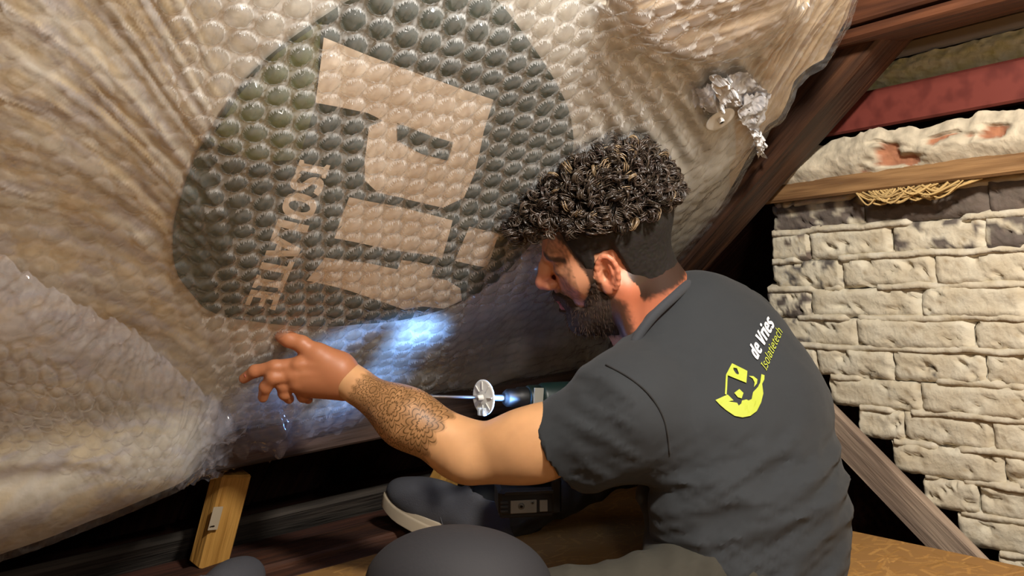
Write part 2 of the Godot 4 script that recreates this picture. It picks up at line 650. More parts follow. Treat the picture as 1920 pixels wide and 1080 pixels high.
func brick(wall: Node3D, nx: FastNoiseLite, r: RandomNumberGenerator, X: float, yb: float, z0: float, len_: float, tall: float, far: bool) -> void:
	var cols := 10 if far else 26
	var rows := 4 if far else 9
	var tilt := r.randf_range(-0.003, 0.003)
	var proud := r.randf_range(-0.0025, 0.0025)
	var sag := r.randf_range(-0.002, 0.002)
	var mid := Vector2(z0 + len_ / 2, yb + tall / 2)
	# soot-dark, unpainted bricks cluster near the top and along the torn left edge
	var bare := smoothstep(0.45, 0.56, mid.y) * smoothstep(-1.30, -0.95, mid.x) * 0.75 + smoothstep(-1.19, -1.32, mid.x) * smoothstep(0.24, 0.3, mid.y) * 0.65
	if mid.y > 0.51:
		bare += 0.55
	elif mid.y > 0.44 and mid.x > -1.06:
		bare += r.randf_range(0.0, 0.5)
	if mid.y > 0.36 and mid.y < 0.5 and mid.x > -0.86 and mid.x < -0.72:
		bare += 0.5
	bare += r.randf_range(-0.12, 0.10)
	var dark := lin(96, 90, 86).lerp(lin(118, 104, 92), r.randf())
	var pts := PackedVector3Array()
	var cl := PackedColorArray()
	for j in rows:
		var v := j / float(rows - 1)
		for k in cols:
			var u := k / float(cols - 1)
			var z := z0 + u * len_
			var y := yb + v * tall + sag * (u - 0.5)
			var e := minf(minf(u, 1.0 - u) * len_, minf(v, 1.0 - v) * tall)
			var round_ := 1.0 - smoothstep(0.0, 0.005, e)
			var wob := nx.get_noise_2d(z * 14.0, y * 46.0)
			var fine := nx.get_noise_2d(z * 45.0 + 9.0, y * 210.0)
			var chip := smoothstep(0.34, 0.5, nx.get_noise_2d(z * 18.0 + 40.0, y * 34.0 - 7.0)) * 0.009
			var x := X + proud + tilt * (u - 0.5) + round_ * 0.0016 - wob * 0.0034 - fine * 0.0014 + chip
			if j == 0 or j == rows - 1 or k == 0 or k == cols - 1:
				x += 0.006
			# edges wander, so joints are wavy slits
			y += nx.get_noise_2d(z * 30.0, yb * 50.0 + v) * 0.0028 * (1.0 if j == 0 or j == rows - 1 else 0.5)
			z += nx.get_noise_2d(y * 40.0, z0 * 33.0) * 0.003
			pts.append(Vector3(x, y, z))
			var wash := lin(212, 205, 184).lerp(lin(196, 184, 158), 0.5 + 0.9 * nx.get_noise_2d(z * 13.0, y * 17.0 + 60.0))
			var peel := smoothstep(-0.06, 0.10, bare - 0.52 + 0.75 * nx.get_noise_2d(z * 20.0 - 30.0, y * 28.0) + 0.2 * fine)
			var spot := smoothstep(0.34, 0.56, nx.get_noise_2d(z * 40.0 + 80.0, y * 90.0)) * 0.6
			var col := wash.lerp(dark * (0.75 + 0.5 * absf(fine)), peel)
			col = col.lerp(lin(140, 118, 84), spot * (1.0 - peel))
			cl.append(col)
	var t := Tris.new()
	t.grid(cols, rows, pts, false, true, cl)
	obj("brick", t.mesh(), M.stone, wall)


# ---------- under the foil: eave beam, studs, boards ----------
func eave() -> void:
	var zb := -1.745
	beam("eave_beam", Vector3(-1.6, slope_y(zb) - 0.012, zb), Vector3(1.36, slope_y(zb) - 0.012, zb), Vector3.UP, 0.075, 0.062, M.eave_beam, "dark grey-brown eave beam under the lower edge of the foil", "beam")
	var st := thing("timber_stud", "new yellow timber stud with a pale label under the beam", "stud", Vector3.ZERO, "new yellow studs under the beam")
	var a := at(436, 884, 1.83)
	var b := at(391, 1058, 1.845)
	beam("stud_body", a, b, SLOPE_N, 0.062, 0.04, M.stud, "", "", "", st)
	var lb := Tris.new()
	var dir := (a - b).normalized()
	lb.box(frame(at(404, 972, 1.795), dir, SLOPE_N), Vector3(0.022, 0.0004, 0.010), 0.0001)
	obj("paper_label", lb.mesh(), pm(Color(0.72, 0.66, 0.56), 0.8), st)
	var kn := Tris.new()
	kn.lathe(frame(at(397, 988, 1.793), SLOPE_N, dir), [[0.0, 0.0], [0.0006, 0.004], [0.0, 0.0055]], 12)
	obj("knot", kn.mesh(), pm(Color(0.25, 0.14, 0.07), 0.8), st)
	var s2 := thing("timber_stud", "shadowed yellow stud behind the bent elbow of the man", "stud", Vector3.ZERO, "new yellow studs under the beam")
	beam("stud_body", at(852, 862, 2.0), at(806, 952, 2.03), SLOPE_N, 0.05, 0.04, M.stud, "", "", "", s2)
	beam("sill_board", Vector3(-1.8, 0.012, -1.99), Vector3(1.36, 0.012, -1.99), Vector3(0, 1, 0.9), 0.020, 0.085, M.grey_board, "dull grey board lying along the foot of the roof", "board")
	beam("edge_board", Vector3(-1.8, -0.004, -1.80), Vector3(1.36, -0.004, -1.80), Vector3.UP, 0.12, 0.02, M.brown_board, "red-brown floor board nearer the yellow floor edge", "board")
	beam("edge_board", Vector3(-1.8, -0.016, -1.92), Vector3(1.36, -0.016, -1.92), Vector3.UP, 0.10, 0.02, M.dark_board, "darker floor board between grey board and red-brown board", "board")
	beam("edge_board", Vector3(-1.8, -0.019, -1.70), Vector3(1.36, -0.019, -1.70), Vector3.UP, 0.06, 0.03, M.brown_board, "narrow red-brown lath along the yellow floor edge", "board")


# ---------- insulation sheet with the printed roundel, and the bubble foil over it ----------
const FOIL_EDGE := [Vector2(-260, 1150), Vector2(-80, 1082), Vector2(0, 1048), Vector2(200, 975), Vector2(330, 915), Vector2(410, 872), Vector2(425, 856), Vector2(440, 838), Vector2(560, 828), Vector2(690, 808), Vector2(823, 790), Vector2(893, 780), Vector2(1060, 738), Vector2(1118, 702), Vector2(1136, 684), Vector2(1143, 645), Vector2(1200, 590), Vector2(1275, 520), Vector2(1350, 425), Vector2(1400, 350), Vector2(1440, 285), Vector2(1495, 165), Vector2(1540, 110), Vector2(1590, 40), Vector2(1616, -40), Vector2(1640, -120)]

# across the creases at the left: they run flat from the left edge and bend down towards the hand
func across(px: float, py: float) -> float:
	var x := clampf(px, -260.0, 460.0)
	return (py - 175.0 - 0.40 * x - 0.0009 * x * maxf(x, 0.0)) / lerpf(1.0, 0.5, clampf(x / 400.0, 0.0, 1.0))

func low_relief(px: float, py: float, p: Vector3) -> float:
	var t := p.dot(SLOPE_T)
	var h := n1.get_noise_2d(p.x * 2.6, t * 2.6) * 0.010
	# creases that fan out from the fist of gathered foil at the left hand
	var psi := across(px, py)
	var m := (1.0 - smoothstep(330.0, 470.0, px + 0.3 * maxf(0.0, 200.0 - py))) * (1.0 - smoothstep(0.0, 60.0, py - lerpf(455.0, 720.0, clampf(px / 430.0, -0.4, 1.0))))
	if m > 0.001:
		var wav := 0.12 * n1.get_noise_2d(px * 0.007, py * 0.007)
		h += m * (0.0026 * n1.get_noise_2d(psi * 0.0085 + wav, px * 0.0010) + 0.0010 * n1.get_noise_2d(psi * 0.020 + wav, px * 0.002) + 0.0022 * pow(maxf(0.0, n2.get_noise_2d(psi * 0.006 + wav, px * 0.0010)), 6.0))
	# drag wrinkles towards the drill
	m = smoothstep(690.0, 800.0, px) * smoothstep(612.0, 660.0, py + 0.16 * (px - 900.0))
	if m > 0.001:
		h += m * n2.get_noise_2d((py + 0.20 * px) * 0.022, px * 0.0022) * 0.008
		h += smoothstep(1020.0, 1090.0, px) * smoothstep(600.0, 650.0, py) * n1.get_noise_2d(px * 0.05, py * 0.05) * 0.009
	# belly of slack film at the upper right, with its drooping hem
	var e := Vector2((px - 1315.0) / 190.0, (py + 30.0) / 150.0).length()
	h += 0.030 * (1.0 - smoothstep(0.72, 1.04, e)) + 0.008 * exp(-pow((e - 1.0) / 0.07, 2.0)) * float(py > 0)
	h += smoothstep(0.9, 0.4, e) * n2.get_noise_2d((py + 0.45 * px) * 0.012, px * 0.002) * 0.006
	# creases beside the rafter
	m = smoothstep(1440.0, 1500.0, px + 0.55 * py) * (1.0 - smoothstep(150.0, 240.0, py))
	if m > 0.001:
		h += m * n2.get_noise_2d((px + 0.55 * py) * 0.017, py * 0.002) * 0.008
	# ribbed smooth panel under the tape, and the fold that sinks towards the rafter
	m = smoothstep(1060.0, 1160.0, px) * smoothstep(30.0, 130.0, py) * (1.0 - smoothstep(0.85, 1.1, 1.9 - e))
	var q := (px * 100.0 - py * 62.0) / 118.0
	h += m * sin(q / 34.0 * TAU * 0.8) * 0.0035 * (1.0 - smoothstep(1450.0, 1570.0, px + 0.72 * py))
	var sink := ((px - 1440.0) * 200.0 + (py - 235.0) * 190.0) / 276.0
	m = smoothstep(-6.0, 26.0, sink) * smoothstep(215.0, 260.0, py) * smoothstep(1180.0, 1240.0, px)
	h -= m * 0.020
	return h

# where the foil hangs: on the slope, but free in front of the beam at the lower left
func hang(px: float, py: float) -> Vector3:
	var p := on_slope(px, py)
	var m := smoothstep(-150.0, 60.0, py - lerpf(942.0, 850.0, px / 430.0)) * smoothstep(460.0, 330.0, px)
	return EYE + (p - EYE) * (1.0 - 0.115 * m)

func skin_of_foil(px: float, py: float, off: float) -> Vector3:
	var p := hang(px, py)
	return p + SLOPE_N * (low_relief(px, py, p) + off)

func bubble(x: float, y: float, pitch: float, radius: float) -> float:
	var b := y / (pitch * 0.866)
	var best := 9.0
	var j0 := floori(b)
	for j in [j0, j0 + 1]:
		var a: float = x / pitch - 0.5 * posmod(j, 2)
		var c := (a - roundf(a)) * pitch
		var d: float = (b - j) * pitch * 0.866
		best = minf(best, c * c + d * d)
	var r := sqrt(best)
	if r > radius:
		return 0.0
	return sqrt(1.0 - pow(r / radius, 3.0))

func insulation() -> void:
	var t := Tris.new()
	var cols := 420
	var rows := 240
	var pts := PackedVector3Array()
	var cl := PackedColorArray()
	for j in rows:
		for k in cols:
			var px := lerpf(-250, 1625, k / float(cols - 1))
			var py := lerpf(-330.0, lookup(FOIL_EDGE, px) - 3.0, j / float(rows - 1))
			pts.append(skin_of_foil(px, py, -0.004))
			var psi := across(px, py)
			var s1 := n1.get_noise_2d(psi * 0.013 + 3.0, px * 0.004)
			var s2 := n1.get_noise_2d(psi * 0.019 - 9.0, px * 0.006)
			var left := 1.0 - smoothstep(300.0, 560.0, px)
			var c := lin(190, 185, 172).lerp(lin(198, 180, 140), left * smoothstep(-0.1, 0.35, s1) * 0.6)
			c = c.lerp(lin(176, 172, 172), left * smoothstep(0.05, 0.4, s2) * 0.9)
			c = c.lerp(lin(160, 148, 116), left * smoothstep(0.1, 0.5, -s1) * 0.35)
			var e := Vector2((px - 1315.0) / 190.0, (py + 30.0) / 150.0).length()
			c = c.lerp(lin(184, 160, 130), (1.0 - smoothstep(0.7, 1.1, e)) * 0.8)
			c = c.lerp(lin(190, 160, 116), smoothstep(1450.0, 1520.0, px + 0.5 * py) * 0.7 * float(px > 1380))
			c = c * (1.0 + 0.18 * n1.get_noise_2d(px * 0.02, py * 0.02))
			cl.append(c)
	t.grid(cols, rows, pts, false, false, cl)
	var back := PackedVector3Array()
	for p in pts:
		back.append(p - SLOPE_N * 0.003)
	t.grid(cols, rows, back, false, true, cl)
	var sheet := thing("insulation_sheet", "tan insulation sheet with big dark round printed emblem behind the bubble foil", "insulation sheet")
	obj("backing", t.mesh(), M.sheet, sheet)
	# the roundel and its emblem are print on the sheet
	var dark := lin(60, 72, 62)
	var pale := lin(236, 222, 202)
	var disc := curve2([Vector2(608, 32), Vector2(520, 92), Vector2(440, 172), Vector2(372, 285), Vector2(330, 400), Vector2(330, 505), Vector2(365, 562), Vector2(402, 592), Vector2(500, 611), Vector2(620, 614), Vector2(720, 606), Vector2(800, 588), Vector2(885, 548), Vector2(955, 500), Vector2(1030, 400), Vector2(1070, 300), Vector2(1072, 225), Vector2(1040, 150), Vector2(980, 60), Vector2(920, -10), Vector2(830, -50), Vector2(720, -30)], 4, true)
	obj("printed_roundel", printed(disc, -0.0030, dark), M.print_, sheet)
	obj("printed_sector", printed(PackedVector2Array([Vector2(604, 42), Vector2(520, 99), Vector2(444, 178), Vector2(392, 262), Vector2(470, 300), Vector2(560, 296), Vector2(588, 190)]), -0.0026, lin(96, 104, 70)), M.print_, sheet)
	var bowl := [Vector2(607, 70), Vector2(700, 105), Vector2(800, 144), Vector2(926, 188), Vector2(908, 250), Vector2(893, 330), Vector2(872, 376), Vector2(832, 393), Vector2(770, 379), Vector2(708, 360), Vector2(684, 338), Vector2(684, 300), Vector2(693, 240), Vector2(720, 230), Vector2(690, 214), Vector2(590, 189)]
	obj("printed_letter", printed(PackedVector2Array(bowl), -0.0024, pale), M.print_, sheet)
	obj("printed_letter_opening", printed(PackedVector2Array([Vector2(746, 234), Vector2(850, 268), Vector2(840, 302), Vector2(790, 288), Vector2(746, 266)]), -0.0018, dark), M.print_, sheet)
	obj("printed_block", printed(PackedVector2Array([Vector2(654, 368), Vector2(754, 393), Vector2(849, 414), Vector2(829, 484), Vector2(730, 470), Vector2(627, 447)]), -0.0024, pale), M.print_, sheet)
	obj("printed_block", printed(PackedVector2Array([Vector2(879, 423), Vector2(934, 436), Vector2(910, 496), Vector2(852, 487)]), -0.0024, pale), M.print_, sheet)
	obj("printed_block", printed(PackedVector2Array([Vector2(609, 482), Vector2(696, 498), Vector2(746, 507), Vector2(754, 490), Vector2(814, 498), Vector2(807, 518), Vector2(838, 522), Vector2(860, 534), Vector2(863, 557), Vector2(830, 574), Vector2(792, 572), Vector2(758, 580), Vector2(711, 562), Vector2(577, 532)]), -0.0024, pale), M.print_, sheet)
	# ISOLATIE, set along the rim
	var word := text_triangles("ISOLATIE", 700)
	var w: float = word.width
	var st := Tris.new()
	st.col = pale
	for a in range(0, word.tris.size(), 3):
		var q := []
		for k in 3:
			var u: Vector2 = word.tris[a + k]
			q.append(Vector2(559, 297) + Vector2(-99, 276) * (u.x / w) + Vector2(60, 13) * (u.y / word.cap))
		split_onto(st, q[0], q[1], q[2], 0.0006, 16.0)
	obj("printed_lettering", st.mesh(), M.print_, sheet)

# a flat word as a list of corner points; x from 0, y from the baseline
func text_triangles(s: String, weight: int, italic := false) -> Dictionary:
	var f := SystemFont.new()
	f.font_names = PackedStringArray(["Droid Sans"])
	f.font_weight = weight
	var tm := TextMesh.new()
	tm.text = s
	tm.font = f
	tm.font_size = 64
	tm.pixel_size = 0.01
	tm.depth = 0.0
	tm.curve_step = 1.5
	tm.horizontal_alignment = HORIZONTAL_ALIGNMENT_LEFT
	tm.vertical_alignment = VERTICAL_ALIGNMENT_BOTTOM
	var a := tm.get_mesh_arrays()
	var vs: PackedVector3Array = a[Mesh.ARRAY_VERTEX]
	var ix: PackedInt32Array = a[Mesh.ARRAY_INDEX] if a[Mesh.ARRAY_INDEX] != null else PackedInt32Array(range(vs.size()))
	var out := PackedVector2Array()
	var lo := Vector2(1e9, 1e9)
	var hi := -lo
	for p in vs:
		lo = lo.min(Vector2(p.x, p.y))
		hi = hi.max(Vector2(p.x, p.y))
	for shift in ([Vector2(0.02, 0), Vector2(-0.02, 0)] if weight > 500 else [Vector2.ZERO]):
		for k in range(0, ix.size(), 3):
			var nn := (vs[ix[k + 1]] - vs[ix[k]]).cross(vs[ix[k + 2]] - vs[ix[k]])
			if absf(nn.z) < 1e-9:
				continue
			for q in 3:
				out.append(Vector2(vs[ix[k + q]].x - lo.x, vs[ix[k + q]].y - lo.y) + shift)
	return {"tris": out, "width": hi.x - lo.x, "cap": hi.y - lo.y}

func split_onto(t: Tris, a: Vector2, b: Vector2, c: Vector2, off: float, most: float) -> void:
	var ab := a.distance_to(b)
	var bc := b.distance_to(c)
	var ca := c.distance_to(a)
	var longest := maxf(ab, maxf(bc, ca))
	if longest > most:
		if ab == longest:
			split_onto(t, a, (a + b) / 2, c, off, most)
			split_onto(t, (a + b) / 2, b, c, off, most)
		elif bc == longest:
			split_onto(t, a, b, (b + c) / 2, off, most)
			split_onto(t, a, (b + c) / 2, c, off, most)
		else:
			split_onto(t, a, b, (c + a) / 2, off, most)
			split_onto(t, b, c, (c + a) / 2, off, most)
		return
	var k := t.v.size()
	var q := [skin_of_foil(a.x, a.y, off), skin_of_foil(b.x, b.y, off), skin_of_foil(c.x, c.y, off)]
	var nn: Vector3 = (q[1] - q[0]).cross(q[2] - q[0]).normalized()
	var flip := nn.dot(SLOPE_N) < 0.0
	for p in q:
		t.v.append(p)
		t.n.append(-nn if flip else nn)
		t.c.append(t.col)
		t.uv.append(Vector2.ZERO)
	t.i.append_array(PackedInt32Array([k, k + 1, k + 2]) if flip else PackedInt32Array([k, k + 2, k + 1]))

func printed(poly: PackedVector2Array, off: float, col: Color) -> ArrayMesh:
	var t := Tris.new()
	t.col = col
	var ix := Geometry2D.triangulate_polygon(poly)
	for k in range(0, ix.size(), 3):
		split_onto(t, poly[ix[k]], poly[ix[k + 1]], poly[ix[k + 2]], off + 0.0022, 16.0)
	return t.mesh()


func foil() -> void:
	var main := thing("bubble_foil", "large clear bubble foil stretched over the slope and its round emblem", "bubble foil")
	var t := Tris.new()
	var cols := 620
	var rows := 415
	var pts := PackedVector3Array()
	var domed := PackedByteArray()
	for j in rows:
		for k in cols:
			var px := lerpf(-220, 1616, k / float(cols - 1))
			var py := lerpf(-310.0, lookup(FOIL_EDGE, px), j / float(rows - 1))
			var p := hang(px, py)
			var s := p.dot(SLOPE_T)
			var amp := lerpf(0.34, 1.0, smoothstep(300.0, 520.0, px - 0.2 * py + 60.0))
			amp *= 1.0 - 0.5 * smoothstep(500.0, 620.0, py + (px - 700.0) * 0.12)
			amp *= 1.0 - 0.75 * smoothstep(1180.0, 1320.0, px)
			amp *= 1.0 - smoothstep(790.0, 880.0, py)
			amp *= 1.0 - 0.6 * smoothstep(820.0, 900.0, px) * smoothstep(520.0, 600.0, py)
			amp *= 1.0 - 0.85 * smoothstep(1430.0, 1500.0, px + 0.25 * py)
			var wx := 0.004 * n1.get_noise_2d(p.x * 7.0, s * 7.0)
			var u := p.x * 0.978 - s * 0.208 + wx
			var v := p.x * 0.208 + s * 0.978 - wx
			var h := bubble(u, v, 0.0338, 0.0138)
			domed.append(int(h > 0.25))
			h *= 0.0085 * amp
			# fine stretch lines in the film
			h += 0.0030 * pow(maxf(0.0, n2.get_noise_2d((px + 0.16 * py) * 0.030, py * 0.0012)), 8.0) * smoothstep(520.0, 620.0, px) * smoothstep(1060.0, 960.0, px) * smoothstep(480.0, 330.0, py)
			h += 0.0012 * n1.get_noise_2d(u * 95.0, v * 95.0) * float(domed[-1] == 0) * smoothstep(330.0, 470.0, px)
			h += (0.0011 * n2.get_noise_2d(u * 60.0, v * 8.0)) * smoothstep(300.0, 450.0, px) + 0.0012 * n1.get_noise_2d(p.x * 34.0, s * 34.0)
			pts.append(p + SLOPE_N * (low_relief(px, py, p) + 0.006 + h))
	t.grid(cols, rows, pts)
	# the clear domes and the milky welded web between them
	var web := PackedInt32Array()
	var domes := PackedInt32Array()
	for k in range(0, t.i.size(), 3):
		var q := t.i[k]
		(domes if domed[q] + domed[t.i[k + 1]] + domed[t.i[k + 2]] > 1 else web).append_array(PackedInt32Array([q, t.i[k + 1], t.i[k + 2]]))
	# where the film lies smooth it stays clear: at the left, along the lower hem and under the tape
	var milky := PackedInt32Array()
	var clear := PackedInt32Array()
	for k in range(0, web.size(), 3):
		var q := web[k]
		var px := lerpf(-220, 1616, (q % cols) / float(cols - 1)) + 90.0 * n1.get_noise_2d(pts[q].x * 9.0, pts[q].y * 9.0)
		var py := lerpf(-310.0, lookup(FOIL_EDGE, px), floorf(q / float(cols)) / float(rows - 1))
		var smooth_ := px + 0.45 * maxf(0.0, 260.0 - py) < 410.0 or py > 850.0 or (py > 560.0 and px > 880.0) or px + 0.4 * py > 1330.0
		(clear if smooth_ else milky).append_array(PackedInt32Array([q, web[k + 1], web[k + 2]]))
	t.i = milky
	obj("film", t.mesh(), M.film, main)
	t.i = clear
	obj("clear_film", t.mesh(), M.film_clear, main)
	t.i = domes
	var dm := obj("bubbles", t.mesh(), M.dome, main)
	dm.set_meta("kind", "stuff")

	# the bunched lower hem that the hand holds
	t = Tris.new()
	cols = 190
	rows = 80
	pts = PackedVector3Array()
	var hem_top := [Vector2(368, 770), Vector2(400, 735), Vector2(430, 715), Vector2(520, 728), Vector2(600, 735), Vector2(720, 748)]
	var hem_low := [Vector2(368, 895), Vector2(410, 880), Vector2(428, 864), Vector2(446, 846), Vector2(478, 842), Vector2(560, 824), Vector2(590, 826), Vector2(690, 797), Vector2(720, 790)]
	for j in rows:
		var v := j / float(rows - 1)
		for k in cols:
			var px := lerpf(368, 720, k / float(cols - 1))
			var py := lerpf(lookup(hem_top, px), lookup(hem_low, px), v)
			var p := skin_of_foil(px, py, 0.0)
			var c := n1.get_noise_2d(p.x * 13.0, p.y * 16.0) * 0.026 + n1.get_noise_2d(p.x * 30.0 + 9.0, p.y * 34.0) * 0.008 - absf(n1.get_noise_2d(p.x * 9.0, p.y * 22.0 + 7.0)) * 0.016 + n2.get_noise_2d(p.x * 10.0, p.y * 14.0) * 0.010
			var hold := exp(-pow((px - 470.0) / 120.0, 2.0))
			pts.append(p + SLOPE_N * (0.012 + sin(PI * v) * (0.010 + 0.030 * hold) + c * (0.35 + 0.65 * hold)))
	t.grid(cols, rows, pts)
	obj("gathered_hem", t.mesh(), M.film_flap, main)

	# a second piece of bubble foil hangs doubled over at the lower left
	t = Tris.new()
	cols = 330
	rows = 210
	pts = PackedVector3Array()
	domed.clear()
	var top := [Vector2(-240, 385), Vector2(-60, 438), Vector2(0, 462), Vector2(60, 500), Vector2(150, 555), Vector2(240, 600), Vector2(300, 655), Vector2(380, 715), Vector2(428, 760)]
	var low := [Vector2(-240, 850), Vector2(0, 852), Vector2(150, 868), Vector2(260, 895), Vector2(360, 890), Vector2(428, 858)]
	for j in rows:
		var v := j / float(rows - 1)
		for k in cols:
			var px := lerpf(-240, 428, k / float(cols - 1))
			var py := lerpf(lookup(top, px), lookup(low, px), v)
			var p := hang(px, py)
			var s := p.dot(SLOPE_T)
			var left := 1.0 - smoothstep(230.0, 420.0, px)
			var belly := sin(PI * pow(clampf(v, 0.0, 1.0), 0.7)) * (0.016 + 0.028 * left)
			var fray := (1.0 - smoothstep(0.0, 0.22, v)) * smoothstep(0.0, 0.03, v + 0.02)
			var crush := (n1.get_noise_2d(p.x * 17.0, s * 21.0) * 0.018 - absf(n1.get_noise_2d(p.x * 12.0 + 4.0, s * 15.0)) * 0.014) * (fray + 0.9 * smoothstep(330.0, 420.0, px))
			# rows of bubbles squeezed together run towards the hand
			var row_ := py - 0.10 * (px - 430.0) + 14.0 * n1.get_noise_2d(px * 0.006, py * 0.006)
			var gather := lerpf(1.0, 0.55, smoothstep(100.0, 400.0, px))
			var pleat := n1.get_noise_2d(row_ * 0.016 / gather, px * 0.0016) * 0.008
			var bub := bubble(px * 0.00075, row_ * 0.00078, 0.0270, 0.0120) * 0.0075 * smoothstep(0.20, 0.34, v) * (1.0 - 0.75 * smoothstep(240.0, 360.0, px)) * (1.0 - 0.7 * smoothstep(0.85, 1.0, v))
			domed.append(int(bub > 0.002))
			pts.append(p + SLOPE_N * (low_relief(px, py, p) + 0.018 + belly + crush + pleat + bub))
	t.grid(cols, rows, pts)
	web.clear()
	domes.clear()
	for k in range(0, t.i.size(), 3):
		(domes if domed[t.i[k]] + domed[t.i[k + 1]] + domed[t.i[k + 2]] > 1 else web).append_array(PackedInt32Array([t.i[k], t.i[k + 1], t.i[k + 2]]))
	var flap := thing("foil_flap", "", "")
	t.i = web
	obj("film", t.mesh(), M.film_flap, flap)
	t.i = domes
	obj("bubbles", t.mesh(), M.dome, flap).set_meta("kind", "stuff")
	tag(flap, "crumpled second flap of silvery bubble foil bulging at the lower left", "bubble foil")
	# aluminium tape at the rafter
	var tape := thing("tape_patch", "crumpled silver tape patch holding the foil beside the rafter", "tape")
	var alu := pm(Color(0.82, 0.83, 0.85), 0.3, 0.3)
	alu.heightmap_enabled = true
	alu.heightmap_texture = M.grit
	alu.heightmap_scale = 0.05
	alu.uv1_triplanar = true
	alu.uv1_scale = Vector3.ONE * 7.0
	obj("tape_strip", patch([Vector2(1298, 158), Vector2(1392, 122), Vector2(1440, 172), Vector2(1318, 205)], 0.012, 0.004, 30, 20), alu, tape)
	obj("tape_strip", patch([Vector2(1388, 168), Vector2(1440, 168), Vector2(1412, 240), Vector2(1376, 214)], 0.016, 0.004, 20, 24), alu, tape)
	var white := pm(Color(0.86, 0.87, 0.88), 0.35)
	obj("crumpled_film", patch([Vector2(1318, 128), Vector2(1352, 120), Vector2(1378, 178), Vector2(1342, 192)], 0.020, 0.012, 30, 30), white, tape)
	obj("crumpled_film", patch([Vector2(1290, 150), Vector2(1330, 150), Vector2(1326, 176), Vector2(1296, 190)], 0.016, 0.010, 24, 20), M.film_flap, tape)
	obj("torn_tail", patch([Vector2(1396, 228), Vector2(1416, 230), Vector2(1438, 300), Vector2(1424, 300)], 0.020, 0.012, 16, 50), white, tape)
	washer("white plastic insulation washer pinning the foil beside the silver tape", frame(skin_of_foil(1343, 213, 0.013), Vector3.UP, Vector3.RIGHT), -SLOPE_N, 0.024)

func patch(q: Array, off: float, crush: float, cols: int, rows: int) -> ArrayMesh:
	var pts := PackedVector3Array()
	for j in rows:
		for k in cols:
			var u := k / float(cols - 1)
			var v := j / float(rows - 1)
			var p2: Vector2 = (q[0] as Vector2).lerp(q[1], u).lerp((q[3] as Vector2).lerp(q[2], u), v)
			p2 += Vector2(n1.get_noise_2d(p2.y * 0.12, u), n1.get_noise_2d(p2.x * 0.12, v + 9.0)) * 5.0
			var p := skin_of_foil(p2.x, p2.y, off)
			pts.append(p + SLOPE_N * crush * n1.get_noise_2d(p.x * 40.0, p.y * 50.0) * 1.6)
	var t := Tris.new()
	t.grid(cols, rows, pts)
	return t.mesh()

# a cupped plastic plate washer; its axis points away from the wall it pins
func washer(label: String, where: Transform3D, axis: Vector3, r: float, split := false) -> void:
	var o := thing("insulation_washer", label, "washer", where.origin, "white insulation washers")
	var f := frame(Vector3.ZERO, axis, Vector3.UP)
	var t := Tris.new()
	t.lathe(f, [[0.002, 0.003], [0.004, r * 0.3], [0.0012, r * 0.45], [0.0022, r * 0.9], [0.0010, r], [-0.0006, r], [-0.0004, r * 0.9], [-0.001, r * 0.45], [0.001, r * 0.28], [0.0, 0.003]], 36)
	obj("plate", t.mesh(), pm(Color(0.90, 0.90, 0.88), 0.35), o)
	t = Tris.new()
	for k in 8:
		var a := TAU * k / 8.0
		t.box(f * frame(Vector3(0.0026, cos(a) * r * 0.66, sin(a) * r * 0.66), Vector3(0, cos(a), sin(a)), Vector3.RIGHT), Vector3(r * 0.24, 0.0010, 0.0009), 0.0004)
	obj("ribs", t.mesh(), pm(Color(0.84, 0.84, 0.82), 0.4), o)
	t = Tris.new()
	t.lathe(f, [[0.012, 0.0], [0.012, 0.0042], [0.0, 0.0052], [-0.006, 0.0046], [-0.006, 0.0]], 16)
	obj("hub", t.mesh(), pm(Color(0.88, 0.88, 0.86), 0.35), o)
	if split:
		t = Tris.new()
		for s in [-1.0, 1.0]:
			t.box(f * Transform3D(Basis(), Vector3(0.004, -r * 0.80, s * 0.0052)), Vector3(0.0035, r * 0.22, 0.0034), 0.001)
		obj("clip", t.mesh(), pm(Color(0.82, 0.86, 0.9), 0.3), o)


